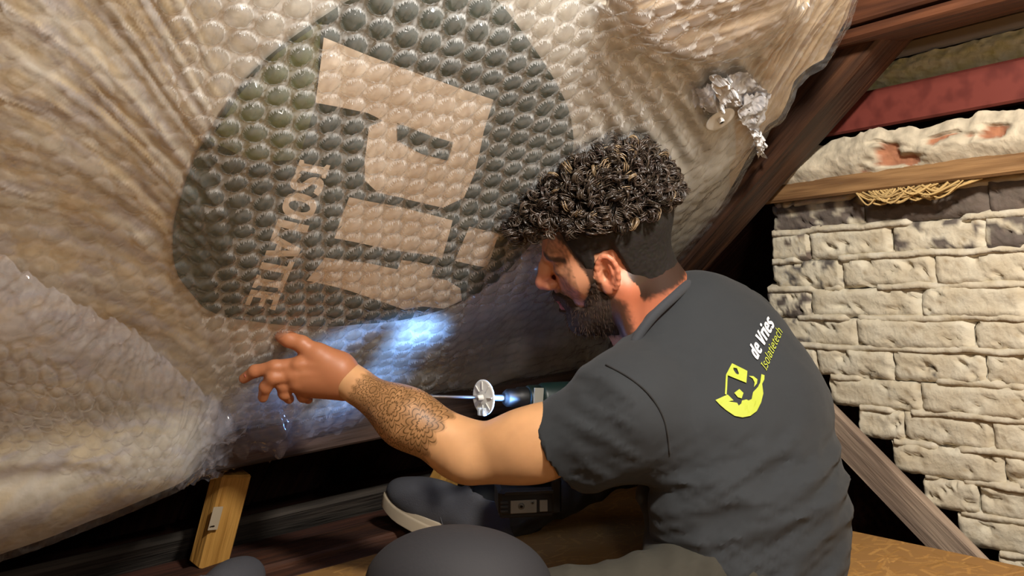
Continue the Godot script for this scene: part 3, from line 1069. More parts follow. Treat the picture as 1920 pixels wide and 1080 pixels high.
# ---------- rounded bodies: a field of tapered capsules and ellipsoids, meshed as surface nets ----------
class Blob:
	var kind := PackedInt32Array()
	var a := PackedVector3Array()
	var ba := PackedVector3Array()
	var inv := PackedFloat32Array()
	var ra := PackedFloat32Array()
	var rb := PackedFloat32Array()
	var k := PackedFloat32Array()
	var sgn := PackedInt32Array()
	var ib: Array[Basis] = []
	var er := PackedVector3Array()
	var bc := PackedVector3Array()   # bounding spheres
	var br := PackedFloat32Array()
	var all := PackedInt32Array()
	var extra: Callable

	func cap(p: Vector3, q: Vector3, r0: float, r1: float, blend := 0.02, sign_ := 1) -> void:
		_put(0, p, q - p, r0, r1, blend, sign_, Basis(), Vector3.ONE, (p + q) / 2, (q - p).length() / 2 + maxf(r0, r1))

	func ell(c: Vector3, r: Vector3, b := Basis(), blend := 0.02, sign_ := 1) -> void:
		_put(1, c, Vector3.ONE, 0, 0, blend, sign_, b.inverse(), r, c, maxf(r.x, maxf(r.y, r.z)))

	func chain(pts: Array, radii: Array, blend := 0.01, sign_ := 1) -> void:
		for q in pts.size() - 1:
			cap(pts[q], pts[q + 1], radii[q], radii[q + 1], blend, sign_)

	func _put(kd: int, p: Vector3, d: Vector3, r0: float, r1: float, blend: float, s: int, b: Basis, e: Vector3, c: Vector3, rad: float) -> void:
		all.append(kind.size())
		kind.append(kd)
		a.append(p)
		ba.append(d)
		inv.append(1.0 / maxf(d.length_squared(), 1e-9))
		ra.append(r0)
		rb.append(r1)
		k.append(blend)
		sgn.append(s)
		ib.append(b)
		er.append(e)
		bc.append(c)
		br.append(rad)

	func near(c: Vector3, r: float) -> PackedInt32Array:
		var out := PackedInt32Array()
		for i in all:
			if c.distance_to(bc[i]) < br[i] + r + k[i]:
				out.append(i)
		return out

	func f(p: Vector3, which: PackedInt32Array) -> float:
		var d := 0.5
		for i in which:
			var e: float
			if kind[i] == 0:
				var pa := p - a[i]
				var h := clampf(pa.dot(ba[i]) * inv[i], 0.0, 1.0)
				e = (pa - ba[i] * h).length() - lerpf(ra[i], rb[i], h)
			else:
				var q: Vector3 = ib[i] * (p - a[i])
				var k0 := (q / er[i]).length()
				var k1 := (q / (er[i] * er[i])).length()
				e = k0 * (k0 - 1.0) / maxf(k1, 1e-6)
			if sgn[i] > 0:
				var g := maxf(k[i] - absf(d - e), 0.0)
				d = minf(d, e) - g * g * 0.25 / k[i]
			else:
				var g := maxf(k[i] - absf(d + e), 0.0)
				d = maxf(d, -e) + g * g * 0.25 / k[i]
		return d

	func value(p: Vector3) -> float:
		var d := f(p, all)
		return extra.call(p, d) if extra.is_valid() else d

	# adds the surface to t; colour: function (point, normal) -> Color
	func mesh_into(t: Tris, h: float, color = null, uvs = null) -> void:
		var lo := Vector3(1e9, 1e9, 1e9)
		var hi := -lo
		for i in all:
			if sgn[i] > 0:
				lo = lo.min(bc[i] - Vector3.ONE * (br[i] + 0.01))
				hi = hi.max(bc[i] + Vector3.ONE * (br[i] + 0.01))
		var B := 6
		var nx := (ceili((hi.x - lo.x) / h / B) + 1) * B
		var ny := (ceili((hi.y - lo.y) / h / B) + 1) * B
		var nz := (ceili((hi.z - lo.z) / h / B) + 1) * B
		var sx := nx + 1
		var sxy := sx * (ny + 1)
		var val := PackedFloat32Array()
		val.resize(sxy * (nz + 1))
		val.fill(1e3)
		var idx := PackedInt32Array()
		idx.resize(val.size())
		idx.fill(-1)
		var half := h * B * 0.5
		var reach := half * 1.7321 * 1.08 + (0.012 if extra.is_valid() else 0.002)
		var blocks := []
		var has_extra := extra.is_valid()
		for bz in range(0, nz, B):
			for by in range(0, ny, B):
				for bx in range(0, nx, B):
					var c := lo + Vector3(bx, by, bz) * h + Vector3.ONE * half
					var w := near(c, reach + 0.02)
					if w.is_empty():
						continue
					if absf(f(c, w)) > reach + 0.012:
						continue
					blocks.append(Vector3i(bx, by, bz))
					for z in range(bz, bz + B + 1):
						for y in range(by, by + B + 1):
							var o := z * sxy + y * sx
							for x in range(bx, bx + B + 1):
								if val[o + x] > 999.0:
									var p := lo + Vector3(x, y, z) * h
									var d := f(p, w)
									if has_extra:
										d = extra.call(p, d)
									val[o + x] = d
		var offs := PackedInt32Array([0, 1, sx, sx + 1, sxy, sxy + 1, sxy + sx, sxy + sx + 1])
		var ea := PackedInt32Array([0, 2, 4, 6, 0, 1, 4, 5, 0, 1, 2, 3])
		var eb := PackedInt32Array([1, 3, 5, 7, 2, 3, 6, 7, 4, 5, 6, 7])
		var cells := PackedInt32Array()
		var base := t.v.size()
		for bl in blocks:
			for z in range(bl.z, bl.z + B):
				for y in range(bl.y, bl.y + B):
					var o: int = z * sxy + y * sx
					for x in range(bl.x, bl.x + B):
						var at_: int = o + x
						var m := 0
						for q in 8:
							if val[at_ + offs[q]] < 0.0:
								m |= 1 << q
						if m == 0 or m == 255:
							continue
						var s := Vector3.ZERO
						var cnt := 0
						for q in 12:
							var va := val[at_ + offs[ea[q]]]
							var vb := val[at_ + offs[eb[q]]]
							if (va < 0.0) != (vb < 0.0):
								var f_ := va / (va - vb)
								var c1 := ea[q]
								var pa := Vector3(c1 & 1, (c1 >> 1) & 1, c1 >> 2)
								c1 = eb[q]
								var pb := Vector3(c1 & 1, (c1 >> 1) & 1, c1 >> 2)
								s += pa.lerp(pb, f_)
								cnt += 1
						s /= cnt
						var p := lo + (Vector3(x, y, z) + s) * h
						var v0 := val[at_]
						var v1 := val[at_ + 1]
						var v2 := val[at_ + sx]
						var v3 := val[at_ + sx + 1]
						var v4 := val[at_ + sxy]
						var v5 := val[at_ + sxy + 1]
						var v6 := val[at_ + sxy + sx]
						var v7 := val[at_ + sxy + sx + 1]
						var g := Vector3((v1 - v0) * (1 - s.y) * (1 - s.z) + (v3 - v2) * s.y * (1 - s.z) + (v5 - v4) * (1 - s.y) * s.z + (v7 - v6) * s.y * s.z,
							(v2 - v0) * (1 - s.x) * (1 - s.z) + (v3 - v1) * s.x * (1 - s.z) + (v6 - v4) * (1 - s.x) * s.z + (v7 - v5) * s.x * s.z,
							(v4 - v0) * (1 - s.x) * (1 - s.y) + (v5 - v1) * s.x * (1 - s.y) + (v6 - v2) * (1 - s.x) * s.y + (v7 - v3) * s.x * s.y).normalized()
						idx[at_] = t.v.size()
						cells.append(at_)
						t.v.append(p)
						t.n.append(g)
						t.c.append(color.call(p, g) if color != null else t.col)
						t.uv.append(uvs.call(p) if uvs != null else Vector2.ZERO)
		var steps := PackedInt32Array([1, sx, sxy])
		for at_ in cells:
			for ax in 3:
				var va := val[at_]
				var vb := val[at_ + steps[ax]]
				if (va < 0.0) == (vb < 0.0):
					continue
				var u := steps[(ax + 1) % 3]
				var w := steps[(ax + 2) % 3]
				if at_ - u - w < 0:
					continue
				var q0 := idx[at_]
				var q1 := idx[at_ - u]
				var q2 := idx[at_ - u - w]
				var q3 := idx[at_ - w]
				if q1 < 0 or q2 < 0 or q3 < 0:
					continue
				if va < 0.0:
					t.i.append_array(PackedInt32Array([q0, q2, q1, q0, q3, q2]))
				else:
					t.i.append_array(PackedInt32Array([q0, q1, q2, q0, q2, q3]))


# ---------- the man ----------
var head_t: Transform3D      # head axes: x forward, y up, z to his right
var shirt_blob: Blob
const HEAD_PX := Vector3(1142, 467, 1.54)

func head_frame() -> Transform3D:
	var ps := deg_to_rad(7.0)
	var pitch := deg_to_rad(17.0)
	var roll := deg_to_rad(24.0)
	var f := Vector3(-cos(ps), 0, -sin(ps))
	var l := Vector3(-sin(ps), 0, cos(ps))
	var u := Vector3.UP
	var f2 := f * cos(pitch) - u * sin(pitch)
	var u2 := u * cos(pitch) + f * sin(pitch)
	var u3 := u2 * cos(roll) + l * sin(roll)
	var l3 := l * cos(roll) - u2 * sin(roll)
	return Transform3D(cam_basis * Basis(f2, u3, -l3), at(HEAD_PX.x, HEAD_PX.y, HEAD_PX.z))

func head_field() -> Blob:
	var b := Blob.new()
	b.ell(Vector3(-0.010, 0.052, 0), Vector3(0.098, 0.086, 0.076), Basis(), 0.02)
	b.ell(Vector3(0.040, -0.012, 0), Vector3(0.050, 0.085, 0.060), Basis(), 0.03)
	b.ell(Vector3(0.030, -0.070, 0), Vector3(0.052, 0.040, 0.054), Basis(), 0.02)
	b.cap(Vector3(0.074, -0.098, -0.012), Vector3(0.074, -0.098, 0.012), 0.018, 0.018, 0.02)
	for s in [-1.0, 1.0]:
		b.cap(Vector3(-0.010, -0.045, s * 0.056), Vector3(0.055, -0.092, s * 0.030), 0.017, 0.016, 0.025)
		b.cap(Vector3(0.052, -0.014, s * 0.046), Vector3(0.020, -0.008, s * 0.062), 0.020, 0.012, 0.025)
	b.cap(Vector3(0.081, 0.028, -0.030), Vector3(0.081, 0.028, 0.030), 0.013, 0.013, 0.014)
	for s in [-1.0, 1.0]:
		b.ell(Vector3(0.098, 0.009, s * 0.034), Vector3(0.016, 0.011, 0.018), Basis(), 0.012, -1)
		b.ell(Vector3(0.0735, 0.006, s * 0.032), Vector3(0.0150, 0.0135, 0.0165), Basis(), 0.008)
		b.cap(Vector3(0.0855, 0.0035, s * 0.022), Vector3(0.081, 0.002, s * 0.044), 0.0030, 0.0025, 0.004)
	b.chain([Vector3(0.086, 0.026, 0), Vector3(0.100, 0.004, 0), Vector3(0.113, -0.019, 0)], [0.0085, 0.0090, 0.0115], 0.012)
	b.cap(Vector3(0.113, -0.021, 0), Vector3(0.094, -0.031, 0), 0.0100, 0.007, 0.006)
	for s in [-1.0, 1.0]:
		b.ell(Vector3(0.102, -0.024, s * 0.0115), Vector3(0.011, 0.0085, 0.0075), Basis(), 0.006)
		b.ell(Vector3(0.105, -0.0365, s * 0.0070), Vector3(0.005, 0.003, 0.003), Basis(), 0.002, -1)
	b.cap(Vector3(0.088, -0.046, 0), Vector3(0.080, -0.050, 0.026), 0.010, 0.006, 0.010)
	b.cap(Vector3(0.088, -0.046, 0), Vector3(0.080, -0.050, -0.026), 0.010, 0.006, 0.010)
	b.chain([Vector3(0.083, -0.060, -0.022), Vector3(0.0955, -0.0575, 0), Vector3(0.083, -0.060, 0.022)], [0.004, 0.0065, 0.004], 0.005)
	b.chain([Vector3(0.081, -0.068, -0.020), Vector3(0.0925, -0.0695, 0), Vector3(0.081, -0.068, 0.020)], [0.005, 0.0075, 0.005], 0.005)
	b.ell(Vector3(0.094, -0.0635, 0), Vector3(0.010, 0.0012, 0.018), Basis(), 0.002, -1)
	# neck: down to the base between the shoulders
	var hi := Vector3(-0.030, -0.030, 0)
	var nb := head_t.affine_inverse() * at(1268, 612, 1.58)
	b.cap(hi, nb, 0.054, 0.062, 0.03)
	b.cap(Vector3(0.0, -0.075, 0), nb + head_t.basis.inverse() * (cam_basis * Vector3(-0.045, -0.03, 0.0)), 0.042, 0.052, 0.03)
	b.cap(Vector3(-0.005, -0.045, -0.060), head_t.affine_inverse() * at(1195, 668, 1.52), 0.013, 0.015, 0.03)
	# ears
	for s in [-1.0, 1.0]:
		var eb := Basis(Vector3(0, 1, 0), s * 0.42) * Basis(Vector3(0, 0, 1), 0.16)
		var c := Vector3(0.010, -0.006, s * 0.076)
		b.ell(c, Vector3(0.0165, 0.029, 0.0065), eb, 0.006)
		b.ell(c + eb * Vector3(0.003, 0.002, s * 0.006), Vector3(0.0105, 0.0185, 0.0060), eb, 0.005, -1)
		var rim := []
		var rr: Array = []
		for q in 13:
			var g := lerpf(-0.55, 3.9, q / 12.0)
			var wide := 0.0165 if g < PI / 2 else 0.0165 + 0.001 * sin(g)
			rim.append(c + eb * Vector3(cos(g + 0.15) * -wide * -1.0, sin(g + 0.15) * 0.030, s * 0.0045))
			rr.append(0.0036 if q > 1 else 0.0028)
		b.chain(rim, rr, 0.003)
		b.chain([c + eb * Vector3(-0.004, 0.015, s * 0.003), c + eb * Vector3(-0.0085, 0.002, s * 0.004), c + eb * Vector3(-0.005, -0.013, s * 0.003)], [0.0026, 0.003, 0.0026], 0.004)
		b.ell(c + eb * Vector3(0.004, -0.026, s * 0.001), Vector3(0.0085, 0.0095, 0.005), eb, 0.006)
		b.ell(c + eb * Vector3(0.0125, -0.004, s * 0.002), Vector3(0.0038, 0.0065, 0.004), eb, 0.004)
		b.ell(c + eb * Vector3(0.005, -0.003, s * 0.003), Vector3(0.0055, 0.0075, 0.011), eb, 0.003, -1)
	return b

# how deep a point of the head lies inside the beard (positive inside), in head axes
func beard_at(p: Vector3) -> float:
	var side := absf(p.z)
	var upper := lerpf(-0.048, -0.010, smoothstep(0.064, 0.032, p.x))        # from the moustache corner up to the sideburn
	var d := upper - p.y
	if p.x > 0.060:
		d = maxf(-0.056 - p.y, minf(0.010 - absf(p.y + 0.047), p.x - 0.076) * float(side < 0.030))
		d = maxf(d, minf(0.016 - absf(side - 0.026), -0.040 - p.y))
		if side < 0.017 and absf(p.y + 0.0635) < 0.0085:
			d = -0.004
	var behind := p.x - lerpf(0.029, -0.002, smoothstep(-0.030, -0.062, p.y))  # stops in front of the ear and along the jaw
	var below := p.y + 0.128 - 0.30 * maxf(0.0, 0.045 - p.x)
	return minf(minf(d, behind), below)

# inside the hair (short sides included), in head axes
func hair_at(p: Vector3) -> float:
	var front := 0.070 - 0.55 * (p.y - 0.05) * 0.3 - p.x        # hairline of the forehead
	var line := p.y - 0.040
	if p.x < 0.062:
		line = p.y - lerpf(0.000, 0.052, smoothstep(0.040, 0.064, p.x))
	if p.x < 0.042:
		line = p.y - lerpf(0.026, -0.022, smoothstep(0.022, 0.030, p.x))   # the sideburn in front of the ear
	if p.x < 0.012:
		line = p.y - lerpf(-0.072, 0.027, smoothstep(-0.030, -0.004, p.x))       # behind the ear down to the nape
	if p.x > 0.062:
		line = p.y - lerpf(0.052, 0.072, smoothstep(0.062, 0.078, p.x))
	return minf(line, maxf(front, p.y - 0.074))

func skin_color(p: Vector3, _g: Vector3) -> Color:
	var c := lin(214, 162, 114)
	var q := head_t.affine_inverse() * p
	if q.length() < 0.24:
		c = lin(206, 146, 112)
		var ear := smoothstep(0.070, 0.082, absf(q.z)) * smoothstep(0.05, 0.03, q.length() - 0.06)
		c = c.lerp(lin(214, 130, 100), ear * 0.8)
		c = c.lerp(lin(206, 128, 104), smoothstep(0.026, 0.012, q.distance_to(Vector3(0.110, -0.022, 0))) * 0.7)
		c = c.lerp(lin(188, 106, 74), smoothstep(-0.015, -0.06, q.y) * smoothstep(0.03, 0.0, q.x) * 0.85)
		c = c.lerp(lin(176, 92, 84), float(absf(q.z) < 0.022 and absf(q.y + 0.0635) < 0.010 and q.x > 0.082))
		# shadow of stubble under hair and beard
		var bd := beard_at(q) + 0.006 * n1.get_noise_3d(q.x * 120, q.y * 120, q.z * 120)
		c = c.lerp(lin(62, 44, 34), smoothstep(-0.007, 0.008, bd) * 0.92)
		var hr := hair_at(q) + 0.005 * n1.get_noise_3d(q.x * 120, q.y * 120, q.z * 120)
		if absf(q.z) < 0.074 or q.y > 0.030 or q.x < -0.03:
			c = c.lerp(lin(44, 36, 30), smoothstep(-0.006, 0.006, hr) * 0.95)
		# eyebrow
		var bx := absf(q.z)
		var by := 0.0285 + 0.004 * sin(clampf((bx - 0.012) / 0.04, 0, 1) * PI) - 0.004 * smoothstep(0.03, 0.05, bx)
		if q.x > 0.05 and bx > 0.011 and bx < 0.054:
			c = c.lerp(lin(48, 36, 28), smoothstep(0.0062, 0.0030, absf(q.y - by)) * 0.9)
		# lashes of the lowered lid
		if q.x > 0.06 and bx > 0.018 and bx < 0.048:
			c = c.lerp(lin(40, 28, 24), smoothstep(0.0028, 0.0012, absf(q.y - 0.0020)) * 0.8)
	else:
		c = c * (1.0 + 0.12 * n1.get_noise_3d(p.x * 26, p.y * 26, p.z * 26))
	return c

func person() -> void:
	head_t = head_frame()
	var o := thing("person", "man with curly dark hair and tattooed forearm kneeling in a dark printed shirt", "person", Vector3.ZERO)
	M.skin = vc(0.48, M.grit, 0.035, 14.0)
	M.skin.subsurf_scatter_enabled = true
	M.skin.subsurf_scatter_strength = 0.08
	M.skin.albedo_texture = tattoo_texture()
	M.skin.texture_repeat = false
	M.skin.heightmap_enabled = false
	M.skin.uv1_triplanar = false
	M.skin.uv1_scale = Vector3.ONE

	# --- left arm, tattooed ---
	var sh := at(1158, 775, 1.43)
	var el := at(868, 850, 1.50)
	var wr := at(652, 712, 1.555)
	var arm := Blob.new()
	var e_up := (sh - el).normalized()
	var outw := cam_basis * Vector3(0.1, 1, 0.2)
	arm.cap(sh, at(1000, 832, 1.465), 0.052, 0.046, 0.03)
	arm.cap(at(1010, 834, 1.465), el + e_up * 0.02, 0.0450, 0.0385, 0.03)
	arm.ell(at(990, 818, 1.455), Vector3(0.072, 0.033, 0.034), frame(Vector3.ZERO, e_up, outw).basis, 0.03)       # biceps
	arm.ell(at(990, 858, 1.47), Vector3(0.080, 0.030, 0.034), frame(Vector3.ZERO, e_up, outw).basis, 0.03)        # triceps
	arm.cap(at(862, 846, 1.502), at(876, 862, 1.485), 0.036, 0.030, 0.03)                                          # elbow
	arm.cap(at(858, 842, 1.505), at(762, 786, 1.52), 0.0385, 0.0390, 0.03)
	arm.cap(at(762, 786, 1.52), wr, 0.0385, 0.0235, 0.03)
	arm.ell(at(792, 790, 1.51), Vector3(0.070, 0.028, 0.030), frame(Vector3.ZERO, wr - el, outw).basis, 0.03)
	arm.cap(at(668, 722, 1.555), at(646, 706, 1.557), 0.0225, 0.0235, 0.02)
	var skin := Tris.new()
	var f0 := at(845, 838, 1.50)
	var axis := (wr - f0).normalized()
	var flen := (wr - f0).length()
	var nface := (EYE - f0)
	nface = (nface - axis * nface.dot(axis)).normalized()
	var nside := axis.cross(nface)
	var arm_uv := func(p: Vector3) -> Vector2:
		var d := p - f0
		var u := d.dot(axis) / flen
		var r := d - axis * d.dot(axis)
		var ang := atan2(r.dot(nside), r.dot(nface)) / TAU + 0.5
		if u < -0.02:
			return Vector2(0.001, 0.5)
		return Vector2(clampf(u, 0.002, 0.998), clampf(ang, 0.002, 0.998))
	arm.mesh_into(skin, 0.0042, skin_color, arm_uv)
	# --- left hand on the foil: a grid of its own ---
	var hand := Blob.new()
	var hp := func(x: float, y: float, d: float) -> Vector3: return at(x, y, d)
	hand.cap(at(662, 718, 1.556), at(632, 702, 1.556), 0.0235, 0.0240, 0.02)
	hand.cap(at(636, 690, 1.556), at(572, 684, 1.545), 0.0200, 0.0165, 0.02)
	hand.cap(at(636, 704, 1.556), at(560, 703, 1.545), 0.0200, 0.0155, 0.02)
	hand.cap(at(640, 718, 1.560), at(560, 718, 1.553), 0.0185, 0.0150, 0.02)
	hand.cap(at(642, 726, 1.566), at(578, 728, 1.568), 0.0160, 0.0135, 0.02)
	hand.cap(at(636, 688, 1.55), at(598, 664, 1.545), 0.0190, 0.0165, 0.02)      # ball of the thumb
	hand.chain([at(604, 670, 1.545), at(566, 645, 1.540), at(541, 636, 1.540), at(527, 630, 1.542)], [0.0150, 0.0115, 0.0108, 0.0098], 0.010)
	hand.chain([at(566, 685, 1.543), at(515, 688, 1.535), at(478, 696, 1.540), at(457, 710, 1.552)], [0.0135, 0.0105, 0.0092, 0.0078], 0.006)
	hand.chain([at(556, 704, 1.545), at(512, 707, 1.534), at(498, 726, 1.543), at(493, 745, 1.556)], [0.0135, 0.0108, 0.0094, 0.0082], 0.005)
	hand.chain([at(560, 719, 1.552), at(530, 722, 1.546), at(533, 738, 1.554), at(542, 748, 1.570)], [0.0125, 0.0102, 0.0092, 0.0080], 0.005)
	hand.chain([at(582, 729, 1.568), at(564, 732, 1.566), at(568, 744, 1.572), at(578, 749, 1.588)], [0.0115, 0.0094, 0.0084, 0.0074], 0.005)
	for q in [[560, 683, 1.533], [550, 703, 1.535], [556, 718, 1.543]]:
		hand.ell(at(q[0], q[1], q[2]), Vector3(0.010, 0.008, 0.008), Basis(), 0.008)      # knuckles
	for q in [[[640, 688, 1.536], [566, 682, 1.530]], [[640, 700, 1.536], [556, 702, 1.531]], [[640, 712, 1.541], [562, 717, 1.539]]]:
		hand.cap(at(q[0][0], q[0][1], q[0][2]), at(q[1][0], q[1][1], q[1][2]), 0.0022, 0.0030, 0.006)   # tendons
	var shaded_hand_color := func(p: Vector3, g: Vector3) -> Color:
		var c := skin_color(p, g).lerp(lin(172, 106, 72), 0.85)  # redder hand skin, with the shade on the hand painted into its colour
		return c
	var plain_uv := func(_p: Vector3) -> Vector2: return Vector2(0.001, 0.5)
	hand.mesh_into(skin, 0.0026, shaded_hand_color, plain_uv)
	# --- right forearm and hand round the grip of the drill, behind the left arm ---
	var rh := Blob.new()
	rh.chain([at(1190, 800, 1.74), at(1110, 845, 1.70), at(1045, 828, 1.66)], [0.046, 0.038, 0.026], 0.02)
	rh.cap(at(1045, 828, 1.66), at(1018, 812, 1.645), 0.026, 0.026, 0.02)
	for q in 4:
		var y := 790.0 + q * 17.0
		rh.chain([at(1030, y, 1.655), at(1004 - q, y + 2, 1.63), at(988 - q, y + 3, 1.585), at(1004 - q, y + 4, 1.565)], [0.012, 0.0095, 0.0088, 0.0080], 0.006)
	rh.chain([at(1034, 795, 1.645), at(1022, 780, 1.60), at(1004, 776, 1.575)], [0.014, 0.011, 0.0095], 0.008)
	rh.mesh_into(skin, 0.004, shaded_hand_color, plain_uv)
	# --- head and neck ---
	var head := head_field()
	var hs := Tris.new()
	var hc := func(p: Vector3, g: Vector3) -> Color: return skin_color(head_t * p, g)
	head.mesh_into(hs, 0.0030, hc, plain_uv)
	var base := skin.v.size()
	for q in hs.v.size():
		skin.v.append(head_t * hs.v[q])
		skin.n.append(head_t.basis * hs.n[q])
	skin.c.append_array(hs.c)
	skin.uv.append_array(hs.uv)
	for q in hs.i:
		skin.i.append(q + base)
	obj("body", skin.mesh(), M.skin, o)
	# nail of the thumb and index
	for q in [[531, 631, 1.5335, 0.0085, -0.10], [466, 702, 1.5385, 0.0065, 0.5]]:
		var nails := Tris.new()
		var c := at(q[0], q[1], q[2])
		var away := (EYE - c).normalized()
		var pts := PackedVector3Array()
		var fx := frame(c, cam_basis * Vector3(-cos(q[4]), -sin(q[4]), 0), away)
		for j in 7:
			for k in 9:
				var u := k / 8.0 * 2 - 1
				var v := j / 6.0 * 2 - 1
				pts.append(fx * Vector3(u * q[3], 0.0008 - v * v * 0.0022 - u * u * 0.0008, v * q[3] * 0.72 * sqrt(1.0 - 0.5 * u * u)))
		nails.grid(9, 7, pts, false, true)
		obj("nail", nails.mesh(), pm(Color(0.72, 0.42, 0.36), 0.3), o)
	hair_and_beard(o, head)
	clothes(o)


func tattoo_texture() -> ImageTexture:
	var w := 512
	var h := 512
	var im := Image.create(w, h, true, Image.FORMAT_RGB8)
	im.fill(Color(1, 1, 1))
	var ink := Color(0.46, 0.44, 0.36)
	var centers := [Vector3(0.22, 0.52, 0.17), Vector3(0.48, 0.50, 0.15), Vector3(0.72, 0.54, 0.13), Vector3(0.92, 0.47, 0.10), Vector3(0.34, 0.73, 0.12), Vector3(0.60, 0.30, 0.12), Vector3(0.34, 0.28, 0.13), Vector3(0.62, 0.74, 0.12)]
	var g := FastNoiseLite.new()
	g.seed = 2
	g.frequency = 1.0
	for y in h:
		for x in w:
			var u := x / float(w)      # elbow to wrist
			var v := y / float(h)      # round the arm, 0.5 faces the viewer
			if u < 0.05 or u > 0.90 or v < 0.14 or v > 0.88:
				continue
			var edge := smoothstep(0.05, 0.11, u + 0.025 * sin(v * 70.0)) * smoothstep(0.90, 0.84, u + 0.012 * sin(v * 90.0)) * smoothstep(0.15, 0.20, v) * smoothstep(0.87, 0.81, v)
			if edge <= 0.0:
				continue
			var line := 0.0
			var best := 9.0
			for c: Vector3 in centers:
				var d := Vector2((u - c.x) * 1.0, (v - c.y) * 0.85)
				var rr := d.length() / c.z
				if rr < best:
					best = rr
					var a := d.angle()
					var petals := 14.0 if c.z > 0.12 else 10.0
					var t := absf(sin(a * petals * 0.5))
					var ring := 0.0
					for q in [0.22, 0.44, 0.68, 0.92]:
						var e: float = q * (0.72 + 0.28 * t)
						ring = maxf(ring, 1.0 - smoothstep(0.015, 0.055, absf(rr - e)))
					line = maxf(ring, (1.0 - smoothstep(0.05, 0.16, t)) * 0.7 * float(rr > 0.3))
					line = maxf(line, 0.62 * (1.0 - smoothstep(0.0, 0.28, fposmod(rr * 6.0 - t * 1.6, 1.0))))
			if best > 1.0:
				line = maxf(line, 0.75 * (1.0 - smoothstep(0.25, 0.5, absf(sin(u * 150.0 + sin(v * 90.0) * 1.6)))))
			line = maxf(line, 0.40 + 0.30 * g.get_noise_2d(u * 9.0, v * 9.0))
			im.set_pixel(x, y, Color(1, 1, 1).lerp(ink, clampf(line, 0, 1) * edge))
	im.generate_mipmaps()
	return ImageTexture.create_from_image(im)


